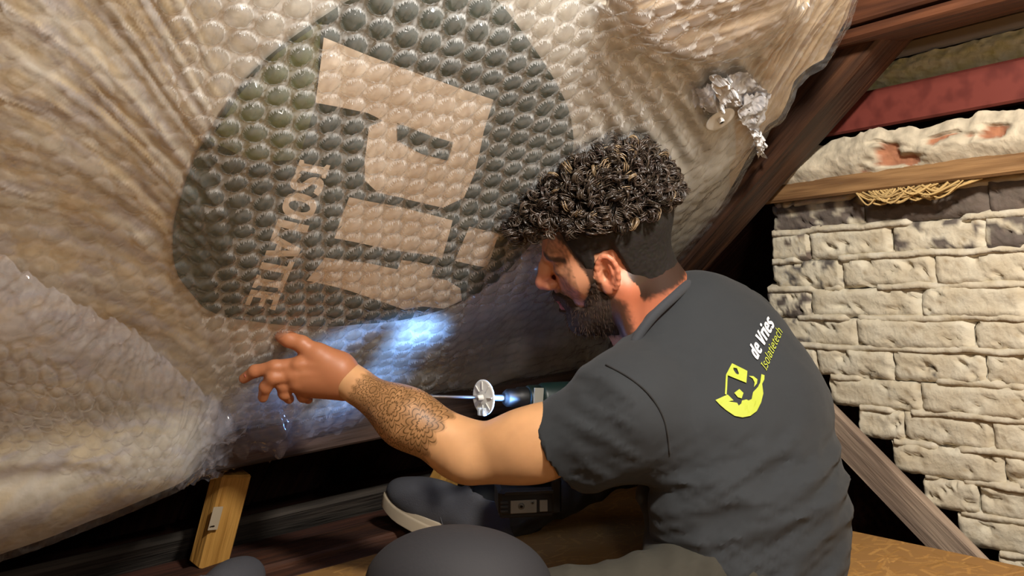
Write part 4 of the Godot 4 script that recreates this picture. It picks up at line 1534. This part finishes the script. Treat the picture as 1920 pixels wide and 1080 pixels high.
func hair_and_beard(o: Node3D, head: Blob) -> void:
	# close-cropped hair: a thin shell over the scalp, cut along the hairline
	var shell := Blob.new()
	shell.ell(Vector3(-0.010, 0.052, 0), Vector3(0.1035, 0.0915, 0.0805), Basis(), 0.02)
	shell.ell(Vector3(0.010, 0.005, 0), Vector3(0.060, 0.075, 0.0695), Basis(), 0.03)
	shell.cap(Vector3(-0.032, -0.030, 0), Vector3(-0.050, -0.095, 0), 0.0575, 0.054, 0.03)
	shell.extra = func(p: Vector3, d: float) -> float:
		var fz := 0.0012 * n1.get_noise_3d(p.x * 260.0, p.y * 260.0, p.z * 260.0)
		return maxf(d + fz + 0.0055 * (1.0 - smoothstep(0.0, 0.030, hair_at(p))), -hair_at(p) + 0.003 * n1.get_noise_3d(p.x * 90.0, p.y * 90.0, p.z * 90.0))
	var t := Tris.new()
	var crop := func(p: Vector3, _g: Vector3) -> Color: return lin(30, 25, 21) * (1.0 + 0.5 * n1.get_noise_3d(p.x * 300, p.y * 200, p.z * 300))
	shell.mesh_into(t, 0.0032, crop)
	M.hair = vc(0.33)
	M.hair.metallic_specular = 0.6
	var hm := vc(0.8)
	var so := obj("cropped_hair", t.mesh(), hm, o)
	so.transform = head_t
	# curls on top: loose coils of several strands
	t = Tris.new()
	var r := RandomNumberGenerator.new()
	r.seed = 41
	var made := 0
	var tries := 0
	while made < 1450 and tries < 12000:
		tries += 1
		var dir := Vector3(r.randfn(), absf(r.randfn()) * 1.1 + 0.02, r.randfn()).normalized()
		var root := Vector3(-0.010, 0.055, 0) + dir * Vector3(0.101, 0.090, 0.079)
		if root.y < 0.052 + 0.014 * r.randf() + 0.02 * smoothstep(0.0, 0.06, root.x) - 0.010 * smoothstep(-0.05, -0.10, root.x):
			continue
		if root.x > 0.088 and root.y < 0.075:
			continue
		made += 1
		var out_ := dir
		var side := out_.cross(Vector3(r.randfn(), r.randfn(), r.randfn())).normalized()
		var front := smoothstep(0.02, 0.085, root.x)
		var lift := r.randf_range(0.004, 0.024) + 0.008 * smoothstep(0.09, 0.14, root.y)
		var c0 := root + out_ * lift + Vector3(front * r.randf_range(0.0, 0.046), -front * r.randf_range(-0.010, 0.028), 0)
		var rad := r.randf_range(0.0045, 0.0105)
		var turns := r.randf_range(1.0, 2.1)
		var adv := side * r.randf_range(-0.012, 0.012) + out_ * r.randf_range(-0.010, 0.006)
		var e1 := out_.cross(side).normalized() if r.randf() < 0.6 else out_
		var e2 := e1.cross(side).normalized()
		var tone := lin(44, 36, 31).lerp(lin(80, 68, 58), r.randf())
		if r.randf() < 0.035:
			tone = lin(128, 108, 82)
		var ph := r.randf() * TAU
		for st in 3:
			var q := PackedVector3Array()
			var rr: Array = []
			var off := Vector3(r.randfn(), r.randfn(), r.randfn()) * 0.0016
			var seg := 20
			for k in seg + 1:
				var f := k / float(seg)
				var g := ph + f * turns * TAU
				var w := rad * (1.0 - 0.25 * f) * (0.9 + 0.1 * st)
				q.append(c0 + off + adv * f + (e1 * cos(g) + e2 * sin(g)) * w)
				rr.append(0.00090 * sin(PI * clampf(0.12 + f * 0.8, 0, 1)) + 0.0002)
			t.col = tone * r.randf_range(0.8, 1.2)
			t.tube(q, rr, 4, false)
	var ho := obj("curls", t.mesh(), M.hair, o)
	ho.transform = head_t
	# beard: a shell with short hairs
	var bl := head_field()
	for q in bl.all:
		if bl.sgn[q] > 0:
			bl.ra[q] += 0.0042
			bl.rb[q] += 0.0042
			bl.er[q] += Vector3.ONE * 0.0042
	var jaw := PackedInt32Array()
	for q in bl.all:
		if absf(bl.bc[q].z) < 0.07 and q < 27 + 5:
			jaw.append(q)
	bl.all = jaw
	bl.extra = func(p: Vector3, d: float) -> float:
		return maxf(d + 0.0016 * n1.get_noise_3d(p.x * 200.0, p.y * 200.0, p.z * 200.0), -beard_at(p) + 0.004 + 0.004 * n1.get_noise_3d(p.x * 80.0, p.y * 80.0, p.z * 80.0))
	t = Tris.new()
	var bc := func(p: Vector3, _g: Vector3) -> Color: return lin(50, 37, 29) * (1.0 + 0.6 * n1.get_noise_3d(p.x * 260, p.y * 260, p.z * 260))
	bl.mesh_into(t, 0.0034, bc)
	var shell_n := t.v.size()
	for k in 1500:
		var a := r.randi() % maxi(shell_n, 1)
		var p := t.v[a]
		var g := t.n[a]
		var dn := (g * 0.6 + Vector3(-0.2, -0.9, 0) * 0.7 + Vector3(r.randfn(), r.randfn(), r.randfn()) * 0.25).normalized()
		t.col = lin(56, 42, 32).lerp(lin(96, 70, 50), r.randf())
		t.tube(PackedVector3Array([p - g * 0.001, p + dn * 0.0035, p + dn * 0.0065 + Vector3(0, -0.001, 0)]), [0.00035, 0.0003, 0.0001], 3, false)
	var bo := obj("beard", t.mesh(), hm, o)
	bo.transform = head_t


func clothes(o: Node3D) -> void:
	M.shirt = vc(0.85, M.weave, 0.03, 30.0)
	M.shirt.rim_enabled = true
	M.shirt.rim = 0.12
	# --- the shirt ---
	var b := Blob.new()
	var neck := at(1285, 600, 1.575)
	var lsh := at(1168, 770, 1.44)
	var rsh := at(1378, 622, 1.74)
	b.cap(neck, at(1352, 676, 1.575), 0.062, 0.098, 0.05)
	b.cap(at(1352, 676, 1.575), at(1390, 790, 1.53), 0.098, 0.124, 0.06)
	b.cap(at(1390, 790, 1.53), at(1404, 950, 1.47), 0.124, 0.129, 0.06)
	b.cap(at(1404, 950, 1.47), at(1412, 1140, 1.42), 0.129, 0.134, 0.06)
	b.cap(at(1322, 655, 1.55), lsh, 0.070, 0.074, 0.05)
	b.cap(at(1330, 610, 1.62), rsh, 0.076, 0.072, 0.05)
	b.cap(at(1330, 800, 1.44), at(1335, 960, 1.42), 0.070, 0.066, 0.06)             # left flank
	b.cap(at(1302, 588, 1.565), at(1216, 688, 1.515), 0.060, 0.056, 0.035)
	b.cap(lsh, at(1030, 838, 1.458), 0.076, 0.0605, 0.04)                            # sleeve
	b.cap(at(1200, 800, 1.43), at(1105, 872, 1.45), 0.070, 0.040, 0.04)              # slack cloth under it
	b.cap(rsh, at(1250, 790, 1.76), 0.066, 0.054, 0.04)                              # the other sleeve
	var cut_o := at(1037, 838, 1.455)
	var cut_n := (at(868, 850, 1.50) - at(1158, 775, 1.43)).normalized()
	cut_n = (cut_n + cam_basis * Vector3(-0.02, -0.26, 0.0)).normalized()
	b.extra = func(p: Vector3, d: float) -> float:
		if d > 0.03:
			return d
		var cam := cam_basis.inverse() * (p - EYE)
		var px := 960.0 - FOCAL * cam.x / cam.z
		var py := 540.0 + FOCAL * cam.y / cam.z
		# drag folds: across the back from the armpit, along the shoulder, round the waist
		var lx := p.dot(cam_basis.x)
		var ly := p.dot(cam_basis.y)
		var w := n2.get_noise_2d((ly - 0.55 * lx) * 13.0, (lx + 0.5 * ly) * 3.0)
		var m := smoothstep(790.0, 900.0, py + 0.15 * (px - 1300.0)) * smoothstep(1180.0, 1260.0, px)
		d -= (w - 0.3) * 0.0075 * m
		m = smoothstep(1250.0, 1120.0, px) * smoothstep(660.0, 720.0, py) * smoothstep(1010.0, 1090.0, px)
		d -= (n2.get_noise_2d((ly + 0.35 * lx) * 16.0, lx * 4.0) - 0.3) * 0.006 * m
		m = exp(-pow((py - 660.0) / 60.0, 2.0)) * smoothstep(1120.0, 1200.0, px) * smoothstep(1420.0, 1330.0, px)
		d -= n1.get_noise_2d((ly + 0.25 * lx) * 20.0, lx * 5.0) * 0.006 * m
		d -= n1.get_noise_3d(p.x * 9.0, p.y * 9.0, p.z * 9.0) * 0.004 * smoothstep(1010.0, 1090.0, px)
		# the sleeve ends at its hem and is open round the arm
		if px < 1190.0:
			d = maxf(d, (p - cut_o).dot(cut_n))
		return d
	shirt_blob = b
	var t := Tris.new()
	t.col = lin(44, 47, 51)
	b.mesh_into(t, 0.0085)
	var shirt := obj("shirt", t.mesh(), M.shirt, o)
	shirt.set_meta("label", "dark charcoal short-sleeved shirt with yellow-green emblem on the back")
	# ribbed collar
	var ring := []
	for q in [[1181, 678, 1.470], [1192, 638, 1.472], [1222, 596, 1.478], [1262, 558, 1.496], [1294, 532, 1.54], [1300, 548, 1.63], [1262, 600, 1.66], [1212, 650, 1.62], [1183, 678, 1.55], [1181, 678, 1.470]]:
		ring.append(at(q[0], q[1], q[2]))
	t = Tris.new()
	t.col = lin(58, 60, 64)
	t.tube(curve3(ring, 6), 0.0075, 10, false)
	obj("collar", t.mesh(), M.shirt, shirt)
	# armhole seam and sleeve hem follow the cloth
	t = Tris.new()
	t.col = lin(30, 31, 33)
	var seam := PackedVector3Array()
	for q in curve2([Vector2(1136, 684), Vector2(1185, 712), Vector2(1222, 746), Vector2(1246, 790), Vector2(1256, 850)], 8):
		var p = on_shirt(q.x, q.y, 0.0002)
		if p != null:
			seam.append(p)
	if seam.size() > 3:
		t.tube(seam, 0.0013, 6, false)
	if t.v.size() > 0:
		obj("armhole_seam", t.mesh(), M.shirt, shirt)
	back_print(shirt)

	# --- trousers, knee pad, socks, shoes ---
	M.cloth = vc(0.9, M.weave, 0.04, 22.0)
	var tr := Blob.new()
	tr.cap(at(1395, 1120, 1.43), at(1390, 1180, 1.43), 0.135, 0.13, 0.05)
	tr.cap(at(1330, 1120, 1.40), at(1000, 1195, 1.33), 0.082, 0.080, 0.05)          # left thigh
	tr.cap(at(1000, 1195, 1.33), at(850, 1150, 1.30), 0.080, 0.078, 0.04)
	tr.cap(at(870, 1160, 1.29), at(1090, 1240, 1.28), 0.065, 0.05, 0.04)            # lower leg folded under
	tr.cap(at(1232, 930, 1.52), at(1300, 1060, 1.48), 0.030, 0.075, 0.05)           # bunched cloth at the hip
	tr.cap(at(1370, 1040, 1.62), at(1350, 820, 1.80), 0.070, 0.070, 0.05)           # right thigh
	tr.cap(at(1350, 820, 1.80), at(1180, 850, 1.86), 0.064, 0.054, 0.05)
	tr.cap(at(1180, 850, 1.86), at(1070, 908, 1.87), 0.054, 0.047, 0.03)            # right lower leg
	tr.cap(at(1070, 908, 1.87), at(968, 968, 1.875), 0.047, 0.044, 0.03)
	tr.extra = func(p: Vector3, d: float) -> float:
		if d > 0.03:
			return d
		var lx := p.dot(cam_basis.x)
		var ly := p.dot(cam_basis.y)
		return d - (n2.get_noise_2d((lx - 0.5 * ly) * 11.0, (ly + 0.5 * lx) * 3.0) - 0.3) * 0.006 - n1.get_noise_3d(p.x * 14.0, p.y * 14.0, p.z * 14.0) * 0.003
	t = Tris.new()
	t.col = lin(62, 60, 50)
	tr.mesh_into(t, 0.0095)
	obj("trousers", t.mesh(), M.cloth, o)
	var kp := Blob.new()
	kp.ell(at(848, 1092, 1.285), Vector3(0.112, 0.070, 0.085), cam_basis, 0.03)
	kp.ell(at(880, 1102, 1.285), Vector3(0.105, 0.062, 0.085), cam_basis, 0.03)
	t = Tris.new()
	t.col = lin(44, 45, 48)
	kp.mesh_into(t, 0.007)
	var dust := RandomNumberGenerator.new()
	dust.seed = 3
	obj("knee_pad", t.mesh(), vc(0.75, M.grit, 0.02, 12.0), o)
	var sk := Blob.new()
	sk.cap(at(985, 962, 1.885), at(918, 948, 1.90), 0.042, 0.046, 0.02)
	sk.cap(at(910, 915, 1.92), at(905, 970, 1.905), 0.040, 0.042, 0.02)
	t = Tris.new()
	t.col = lin(26, 26, 28)
	sk.mesh_into(t, 0.007)
	obj("sock", t.mesh(), M.cloth, o)
	sk = Blob.new()
	sk.cap(at(425, 1180, 1.47), at(560, 1290, 1.36), 0.042, 0.05, 0.02)
	t = Tris.new()
	t.col = lin(26, 26, 28)
	sk.mesh_into(t, 0.008)
	obj("sock", t.mesh(), M.cloth, o)
	# right shoe: sole edge towards the camera, toe to the left
	shoe(o, frame(at(838, 992, 1.905), cam_basis * Vector3(-0.86, 0.30, -0.42), cam_basis * Vector3(0.45, 0.86, 0.25)), 1.0)
	# toe of the other shoe at the lower edge of the picture
	shoe(o, frame(at(412, 1176, 1.58), cam_basis * Vector3(0.12, 0.24, -0.95), cam_basis * Vector3(-0.05, 0.95, 0.25)), 1.0)


func shoe(o: Node3D, f: Transform3D, s: float) -> void:
	var b := Blob.new()
	b.ell(Vector3(0.075, 0.030, 0), Vector3(0.070, 0.036, 0.044), Basis(), 0.02)
	b.ell(Vector3(0.010, 0.040, 0), Vector3(0.085, 0.045, 0.040), Basis(), 0.03)
	b.ell(Vector3(-0.075, 0.045, 0), Vector3(0.060, 0.052, 0.035), Basis(), 0.03)
	b.cap(Vector3(-0.050, 0.050, 0), Vector3(-0.060, 0.085, 0), 0.044, 0.042, 0.03)
	b.ell(Vector3(-0.062, 0.110, 0), Vector3(0.036, 0.045, 0.032), Basis(), 0.01, -1)
	b.extra = func(p: Vector3, d: float) -> float: return maxf(d, 0.004 - p.y)
	var t := Tris.new()
	t.col = lin(74, 74, 78)
	b.mesh_into(t, 0.0055)
	var sh := Node3D.new()
	sh.name = "shoe"
	o.add_child(sh, true)
	sh.transform = f.scaled_local(Vector3.ONE * s)
	obj("upper", t.mesh(), vc(0.85, M.grit, 0.04, 16.0), sh)
	# sole: an outline swept up, with a bright foxing line
	var line := []
	for q in 40:
		var a := TAU * q / 40.0
		var x := cos(a) * 0.147
		var wide := 0.047 - 0.010 * smoothstep(0.05, -0.10, x) - 0.004 * exp(-pow((x + 0.02) / 0.04, 2.0))
		line.append(Vector2(x, sin(a) * wide * pow(absf(sin(a)), -0.25) if absf(sin(a)) > 0.02 else 0.0))
	var pts := PackedVector3Array()
	var lv := [[-0.016, 0.97], [-0.014, 1.0], [0.006, 1.01], [0.009, 1.0], [0.010, 0.98], [0.012, 0.97], [0.020, 0.985], [0.022, 0.95]]
	for l in lv:
		for q in line:
			pts.append(Vector3(q.x * l[1], l[0] + 0.010 * smoothstep(0.09, 0.15, q.x), q.y * l[1]))
	t = Tris.new()
	t.grid(40, lv.size(), pts, true, true)
	for e in [0, lv.size() - 1]:
		for q in range(1, 39):
			t.quad_flat(pts[e * 40], pts[e * 40 + q], pts[e * 40 + q + 1], pts[e * 40 + q + 1], Vector3.DOWN if e == 0 else Vector3.UP)
	obj("sole", t.mesh(), pm(Color(0.74, 0.68, 0.58), 0.6), sh)
	t = Tris.new()
	for k in 5:
		var x := 0.055 - k * 0.018
		t.tube(curve3([Vector3(x, 0.055 + k * 0.004, -0.030), Vector3(x - 0.004, 0.074 + k * 0.004, 0), Vector3(x, 0.055 + k * 0.004, 0.030)], 5), 0.0022, 6)
	obj("laces", t.mesh(), pm(Color(0.10, 0.10, 0.105), 0.8), sh)
	for z in [-0.036, 0.036]:
		t = Tris.new()
		t.tube(curve3([Vector3(0.030, 0.058, z * 0.78), Vector3(0.012, 0.050, z), Vector3(0.0, 0.034, z * 1.12), Vector3(-0.01, 0.022, z * 1.16)], 5), 0.0009, 5)
		obj("stitching", t.mesh(), pm(Color(0.34, 0.34, 0.35), 0.8), sh)


# where the sight line through that point meets the cloth (null if it misses)
func on_shirt(px: float, py: float, off: float):
	var d := 1.15
	for k in 60:
		var p := at(px, py, d)
		var v := shirt_blob.value(p)
		if v < 0.0006:
			var g := Vector3(shirt_blob.value(p + Vector3(0.004, 0, 0)) - v, shirt_blob.value(p + Vector3(0, 0.004, 0)) - v, shirt_blob.value(p + Vector3(0, 0, 0.004)) - v).normalized()
			return p + g * (off + v)
		d += v * 0.7
		if d > 2.0:
			return null
	return null

func back_print(shirt: Node3D) -> void:
	var z := 4.909
	var org := Vector2(1320, 580)
	var green := lin(178, 190, 66)
	var pic := func(list: Array) -> PackedVector2Array:
		var out := PackedVector2Array()
		for k in range(0, list.size(), 2):
			out.append(org + Vector2(list[k], list[k + 1]) / z)
		return out
	var mark := Tris.new()
	mark.col = green
	cloth_polygon(mark, pic.call([105, 840, 215, 790, 268, 845, 222, 853, 300, 866, 315, 892, 338, 872, 345, 845, 385, 835, 405, 845, 432, 832, 446, 768, 490, 722, 512, 680, 524, 602, 552, 612, 550, 652, 530, 692, 540, 780, 520, 862, 480, 940, 420, 985, 350, 998, 280, 985, 200, 930, 150, 888]))
	cloth_polygon(mark, pic.call([255, 505, 325, 540, 300, 552, 268, 545, 268, 565, 290, 598, 312, 608, 318, 596, 300, 552, 325, 540, 395, 575, 385, 685, 200, 610]))
	cloth_polygon(mark, pic.call([200, 610, 216, 616, 206, 792, 190, 786]))
	cloth_polygon(mark, pic.call([322, 740, 358, 776, 342, 825, 308, 815, 275, 776]))
	cloth_polygon(mark, pic.call([408, 620, 450, 622, 488, 652, 482, 690, 455, 722, 462, 680, 445, 645]))
	obj("printed_emblem", mark.mesh(), vc(0.7), shirt)
	for w in [["de Vries", 700, Vector2(1420, 678), Vector2(31, -66), Vector2(-17, -24), lin(236, 236, 236)], ["Isolatietech", 400, Vector2(1436, 697), Vector2(30, -72), Vector2(-11, -14), green]]:
		var word := text_triangles(w[0], w[1])
		var t := Tris.new()
		t.col = w[5]
		for a in range(0, word.tris.size(), 3):
			var q := []
			for k in 3:
				var u: Vector2 = word.tris[a + k]
				q.append(w[2] + w[3] * (u.x / word.width) + w[4] * (u.y / word.cap))
			cloth_triangle(t, q[0], q[1], q[2])
		obj("printed_lettering", t.mesh(), vc(0.7), shirt)

func cloth_polygon(t: Tris, poly: PackedVector2Array) -> void:
	var ix := Geometry2D.triangulate_polygon(poly)
	for k in range(0, ix.size(), 3):
		cloth_triangle(t, poly[ix[k]], poly[ix[k + 1]], poly[ix[k + 2]])

func cloth_triangle(t: Tris, a: Vector2, b: Vector2, c: Vector2) -> void:
	var l := [a.distance_to(b), b.distance_to(c), c.distance_to(a)]
	var most: float = l.max()
	if most > 9.0:
		var v := [a, b, c]
		var k := l.find(most)
		var m: Vector2 = (v[k] + v[(k + 1) % 3]) / 2
		cloth_triangle(t, v[k], m, v[(k + 2) % 3])
		cloth_triangle(t, m, v[(k + 1) % 3], v[(k + 2) % 3])
		return
	var p = on_shirt(a.x, a.y, 0.0016)
	var q = on_shirt(b.x, b.y, 0.0016)
	var r = on_shirt(c.x, c.y, 0.0016)
	if p == null or q == null or r == null or p.distance_to(q) > 0.05 or p.distance_to(r) > 0.05:
		return
	var nn: Vector3 = (q - p).cross(r - p).normalized()
	var flip := nn.dot(EYE - p) < 0.0
	var k := t.v.size()
	for w in [p, q, r]:
		t.v.append(w)
		t.n.append(-nn if flip else nn)
		t.c.append(t.col)
		t.uv.append(Vector2.ZERO)
	t.i.append_array(PackedInt32Array([k, k + 1, k + 2]) if flip else PackedInt32Array([k, k + 2, k + 1]))


# ---------- the cordless drill in the right hand, with the long bit and the plate washer on it ----------
func tools() -> void:
	var tip := at(793, 743, 1.56)
	var head := at(1060, 748, 1.66)
	var ax := (tip - head).normalized()
	var o := thing("cordless_drill", "dark green cordless drill with long thin bit held behind the tattooed arm", "drill", head)
	var up := cam_basis.y
	var f := Transform3D(frame(Vector3.ZERO, ax, up).basis, Vector3.ZERO)
	var at_px := func(px: float) -> float: return ((at(px, lerpf(743, 748, (px - 793) / 267.0), lerpf(1.56, 1.66, (px - 793) / 267.0))) - head).dot(ax)
	var steel := pm(Color(0.74, 0.74, 0.76), 0.28, 0.95)
	var black := pm(Color(0.045, 0.045, 0.05), 0.5)
	var green := pm(Color(0.03, 0.12, 0.11), 0.45)
	var t := Tris.new()
	t.lathe(f, [[at_px.call(793), 0.0], [at_px.call(798), 0.0018], [at_px.call(800), 0.0024], [at_px.call(918), 0.0028], [at_px.call(919), 0.0]], 12)
	obj("bit", t.mesh(), steel, o)
	t = Tris.new()
	t.lathe(f, [[at_px.call(917), 0.0], [at_px.call(918), 0.0052], [at_px.call(944), 0.0054], [at_px.call(945), 0.0]], 6)
	obj("bit_holder", t.mesh(), steel, o)
	t = Tris.new()
	t.lathe(f, [[at_px.call(943), 0.0], [at_px.call(944), 0.010], [at_px.call(950), 0.0145], [at_px.call(968), 0.0155], [at_px.call(970), 0.018], [at_px.call(984), 0.0185], [at_px.call(986), 0.0175], [at_px.call(987), 0.0]], 28)
	obj("chuck", t.mesh(), black, o)
	t = Tris.new()
	t.lathe(f, [[at_px.call(984), 0.0], [at_px.call(985), 0.019], [at_px.call(990), 0.0215], [at_px.call(1008), 0.0225], [at_px.call(1010), 0.0]], 28)
	obj("gear_collar", t.mesh(), pm(Color(0.05, 0.11, 0.10), 0.4), o)
	t = Tris.new()
	t.box(f * Transform3D(Basis(), Vector3(at_px.call(998), 0.002, -0.0222)), Vector3(0.0085, 0.017, 0.0010), 0.0006)
	obj("bright_plate", t.mesh(), pm(Color(0.78, 0.77, 0.72), 0.3, 0.6), o)
	t = Tris.new()
	t.lathe(f, [[at_px.call(1006), 0.0], [at_px.call(1007), 0.022], [at_px.call(1016), 0.026], [at_px.call(1060), 0.029], [at_px.call(1110), 0.029], [at_px.call(1122), 0.024], [at_px.call(1126), 0.0]], 28)
	obj("motor_housing", t.mesh(), green, o)
	var gt := at(1040, 775, 1.645) - head
	var gb := at(1000, 905, 1.625) - head
	t = Tris.new()
	var gp := curve3([gt, gt.lerp(gb, 0.35) + up * 0.002, gt.lerp(gb, 0.7), gb], 5)
	t.tube(gp, 0.0185, 16)
	obj("grip", t.mesh(), black, o)
	t = Tris.new()
	t.box(frame(at(1012, 792, 1.615) - head, ax, up), Vector3(0.006, 0.011, 0.006), 0.003)
	obj("trigger", t.mesh(), black, o)
	# battery at the foot of the grip
	var bf := frame(at(988, 930, 1.63) - head, cam_basis * Vector3(0.99, 0.02, -0.12), cam_basis * Vector3(0.02, 0.99, 0.1))
	t = Tris.new()
	t.box(bf, Vector3(0.050, 0.022, 0.034), 0.006)
	t.box(bf * Transform3D(Basis(), Vector3(-0.004, -0.020, 0)), Vector3(0.044, 0.006, 0.030), 0.003)
	t.box(bf * Transform3D(Basis(), Vector3(0.043, 0.008, 0)), Vector3(0.008, 0.028, 0.036), 0.003)
	var bat := obj("battery", t.mesh(), black, o)
	t = Tris.new()
	t.box(bf * Transform3D(Basis(), Vector3(-0.010, -0.006, 0.0345)), Vector3(0.021, 0.0105, 0.0012), 0.0008)
	t.box(bf * Transform3D(Basis(), Vector3(0.022, -0.006, 0.0345)), Vector3(0.0065, 0.0095, 0.0012), 0.0008)
	obj("grey_plate", t.mesh(), pm(Color(0.52, 0.51, 0.48), 0.5), bat)
	t = Tris.new()
	t.lathe(bf * Transform3D(Basis(Vector3.UP, -PI / 2), Vector3(-0.014, -0.005, 0.0358)), [[0.0016, 0.0], [0.0016, 0.0045], [0.0, 0.0055]], 16)
	t.lathe(bf * Transform3D(Basis(Vector3.UP, -PI / 2), Vector3(0.004, 0.000, 0.0358)), [[0.0012, 0.0], [0.0012, 0.0022], [0.0, 0.003]], 12)
	obj("button", t.mesh(), pm(Color(0.36, 0.36, 0.34), 0.45), bat)
	t = Tris.new()
	for k in 3:
		t.box(bf * Transform3D(Basis(), Vector3(-0.041, -0.012 + k * 0.007, 0.0345)), Vector3(0.006, 0.0018, 0.0012), 0.0006)
	t.box(bf * Transform3D(Basis(), Vector3(0.0, 0.0165, 0.0345)), Vector3(0.040, 0.0028, 0.0012), 0.0008)
	obj("ridges", t.mesh(), pm(Color(0.20, 0.21, 0.22), 0.4), bat)
	# the little work light of the drill, under the chuck
	var led := at(1003, 773, 1.572)
	t = Tris.new()
	t.lathe(Transform3D(f.basis, led - head), [[0.004, 0.0], [0.003, 0.003], [0.0, 0.004], [-0.004, 0.0]], 14)
	var lm := pm(Color(0.9, 0.95, 1.0), 0.3)
	lm.emission_enabled = true
	lm.emission = Color(0.72, 0.85, 1.0)
	lm.emission_energy_multiplier = 1.5
	obj("work_light_lens", t.mesh(), lm, o)
	var s := SpotLight3D.new()
	s.name = "work_light"
	s.light_color = Color(0.50, 0.70, 1.0)
	s.light_energy = 0.72
	s.light_size = 0.012
	s.spot_angle = 27.0
	s.spot_angle_attenuation = 1.0
	s.spot_range = 8.0
	s.spot_attenuation = 2.0
	s.shadow_enabled = true
	o.add_child(s)
	var from := at(996, 771, 1.568)
	s.look_at_from_position(from, on_slope(705, 668), Vector3.UP)
	washer("white plastic insulation washer threaded on the long drill bit", Transform3D(Basis(), at(907, 745, 1.603)), (ax + cam_basis * Vector3(0, -0.08, 0.30)).normalized(), 0.0285, true)
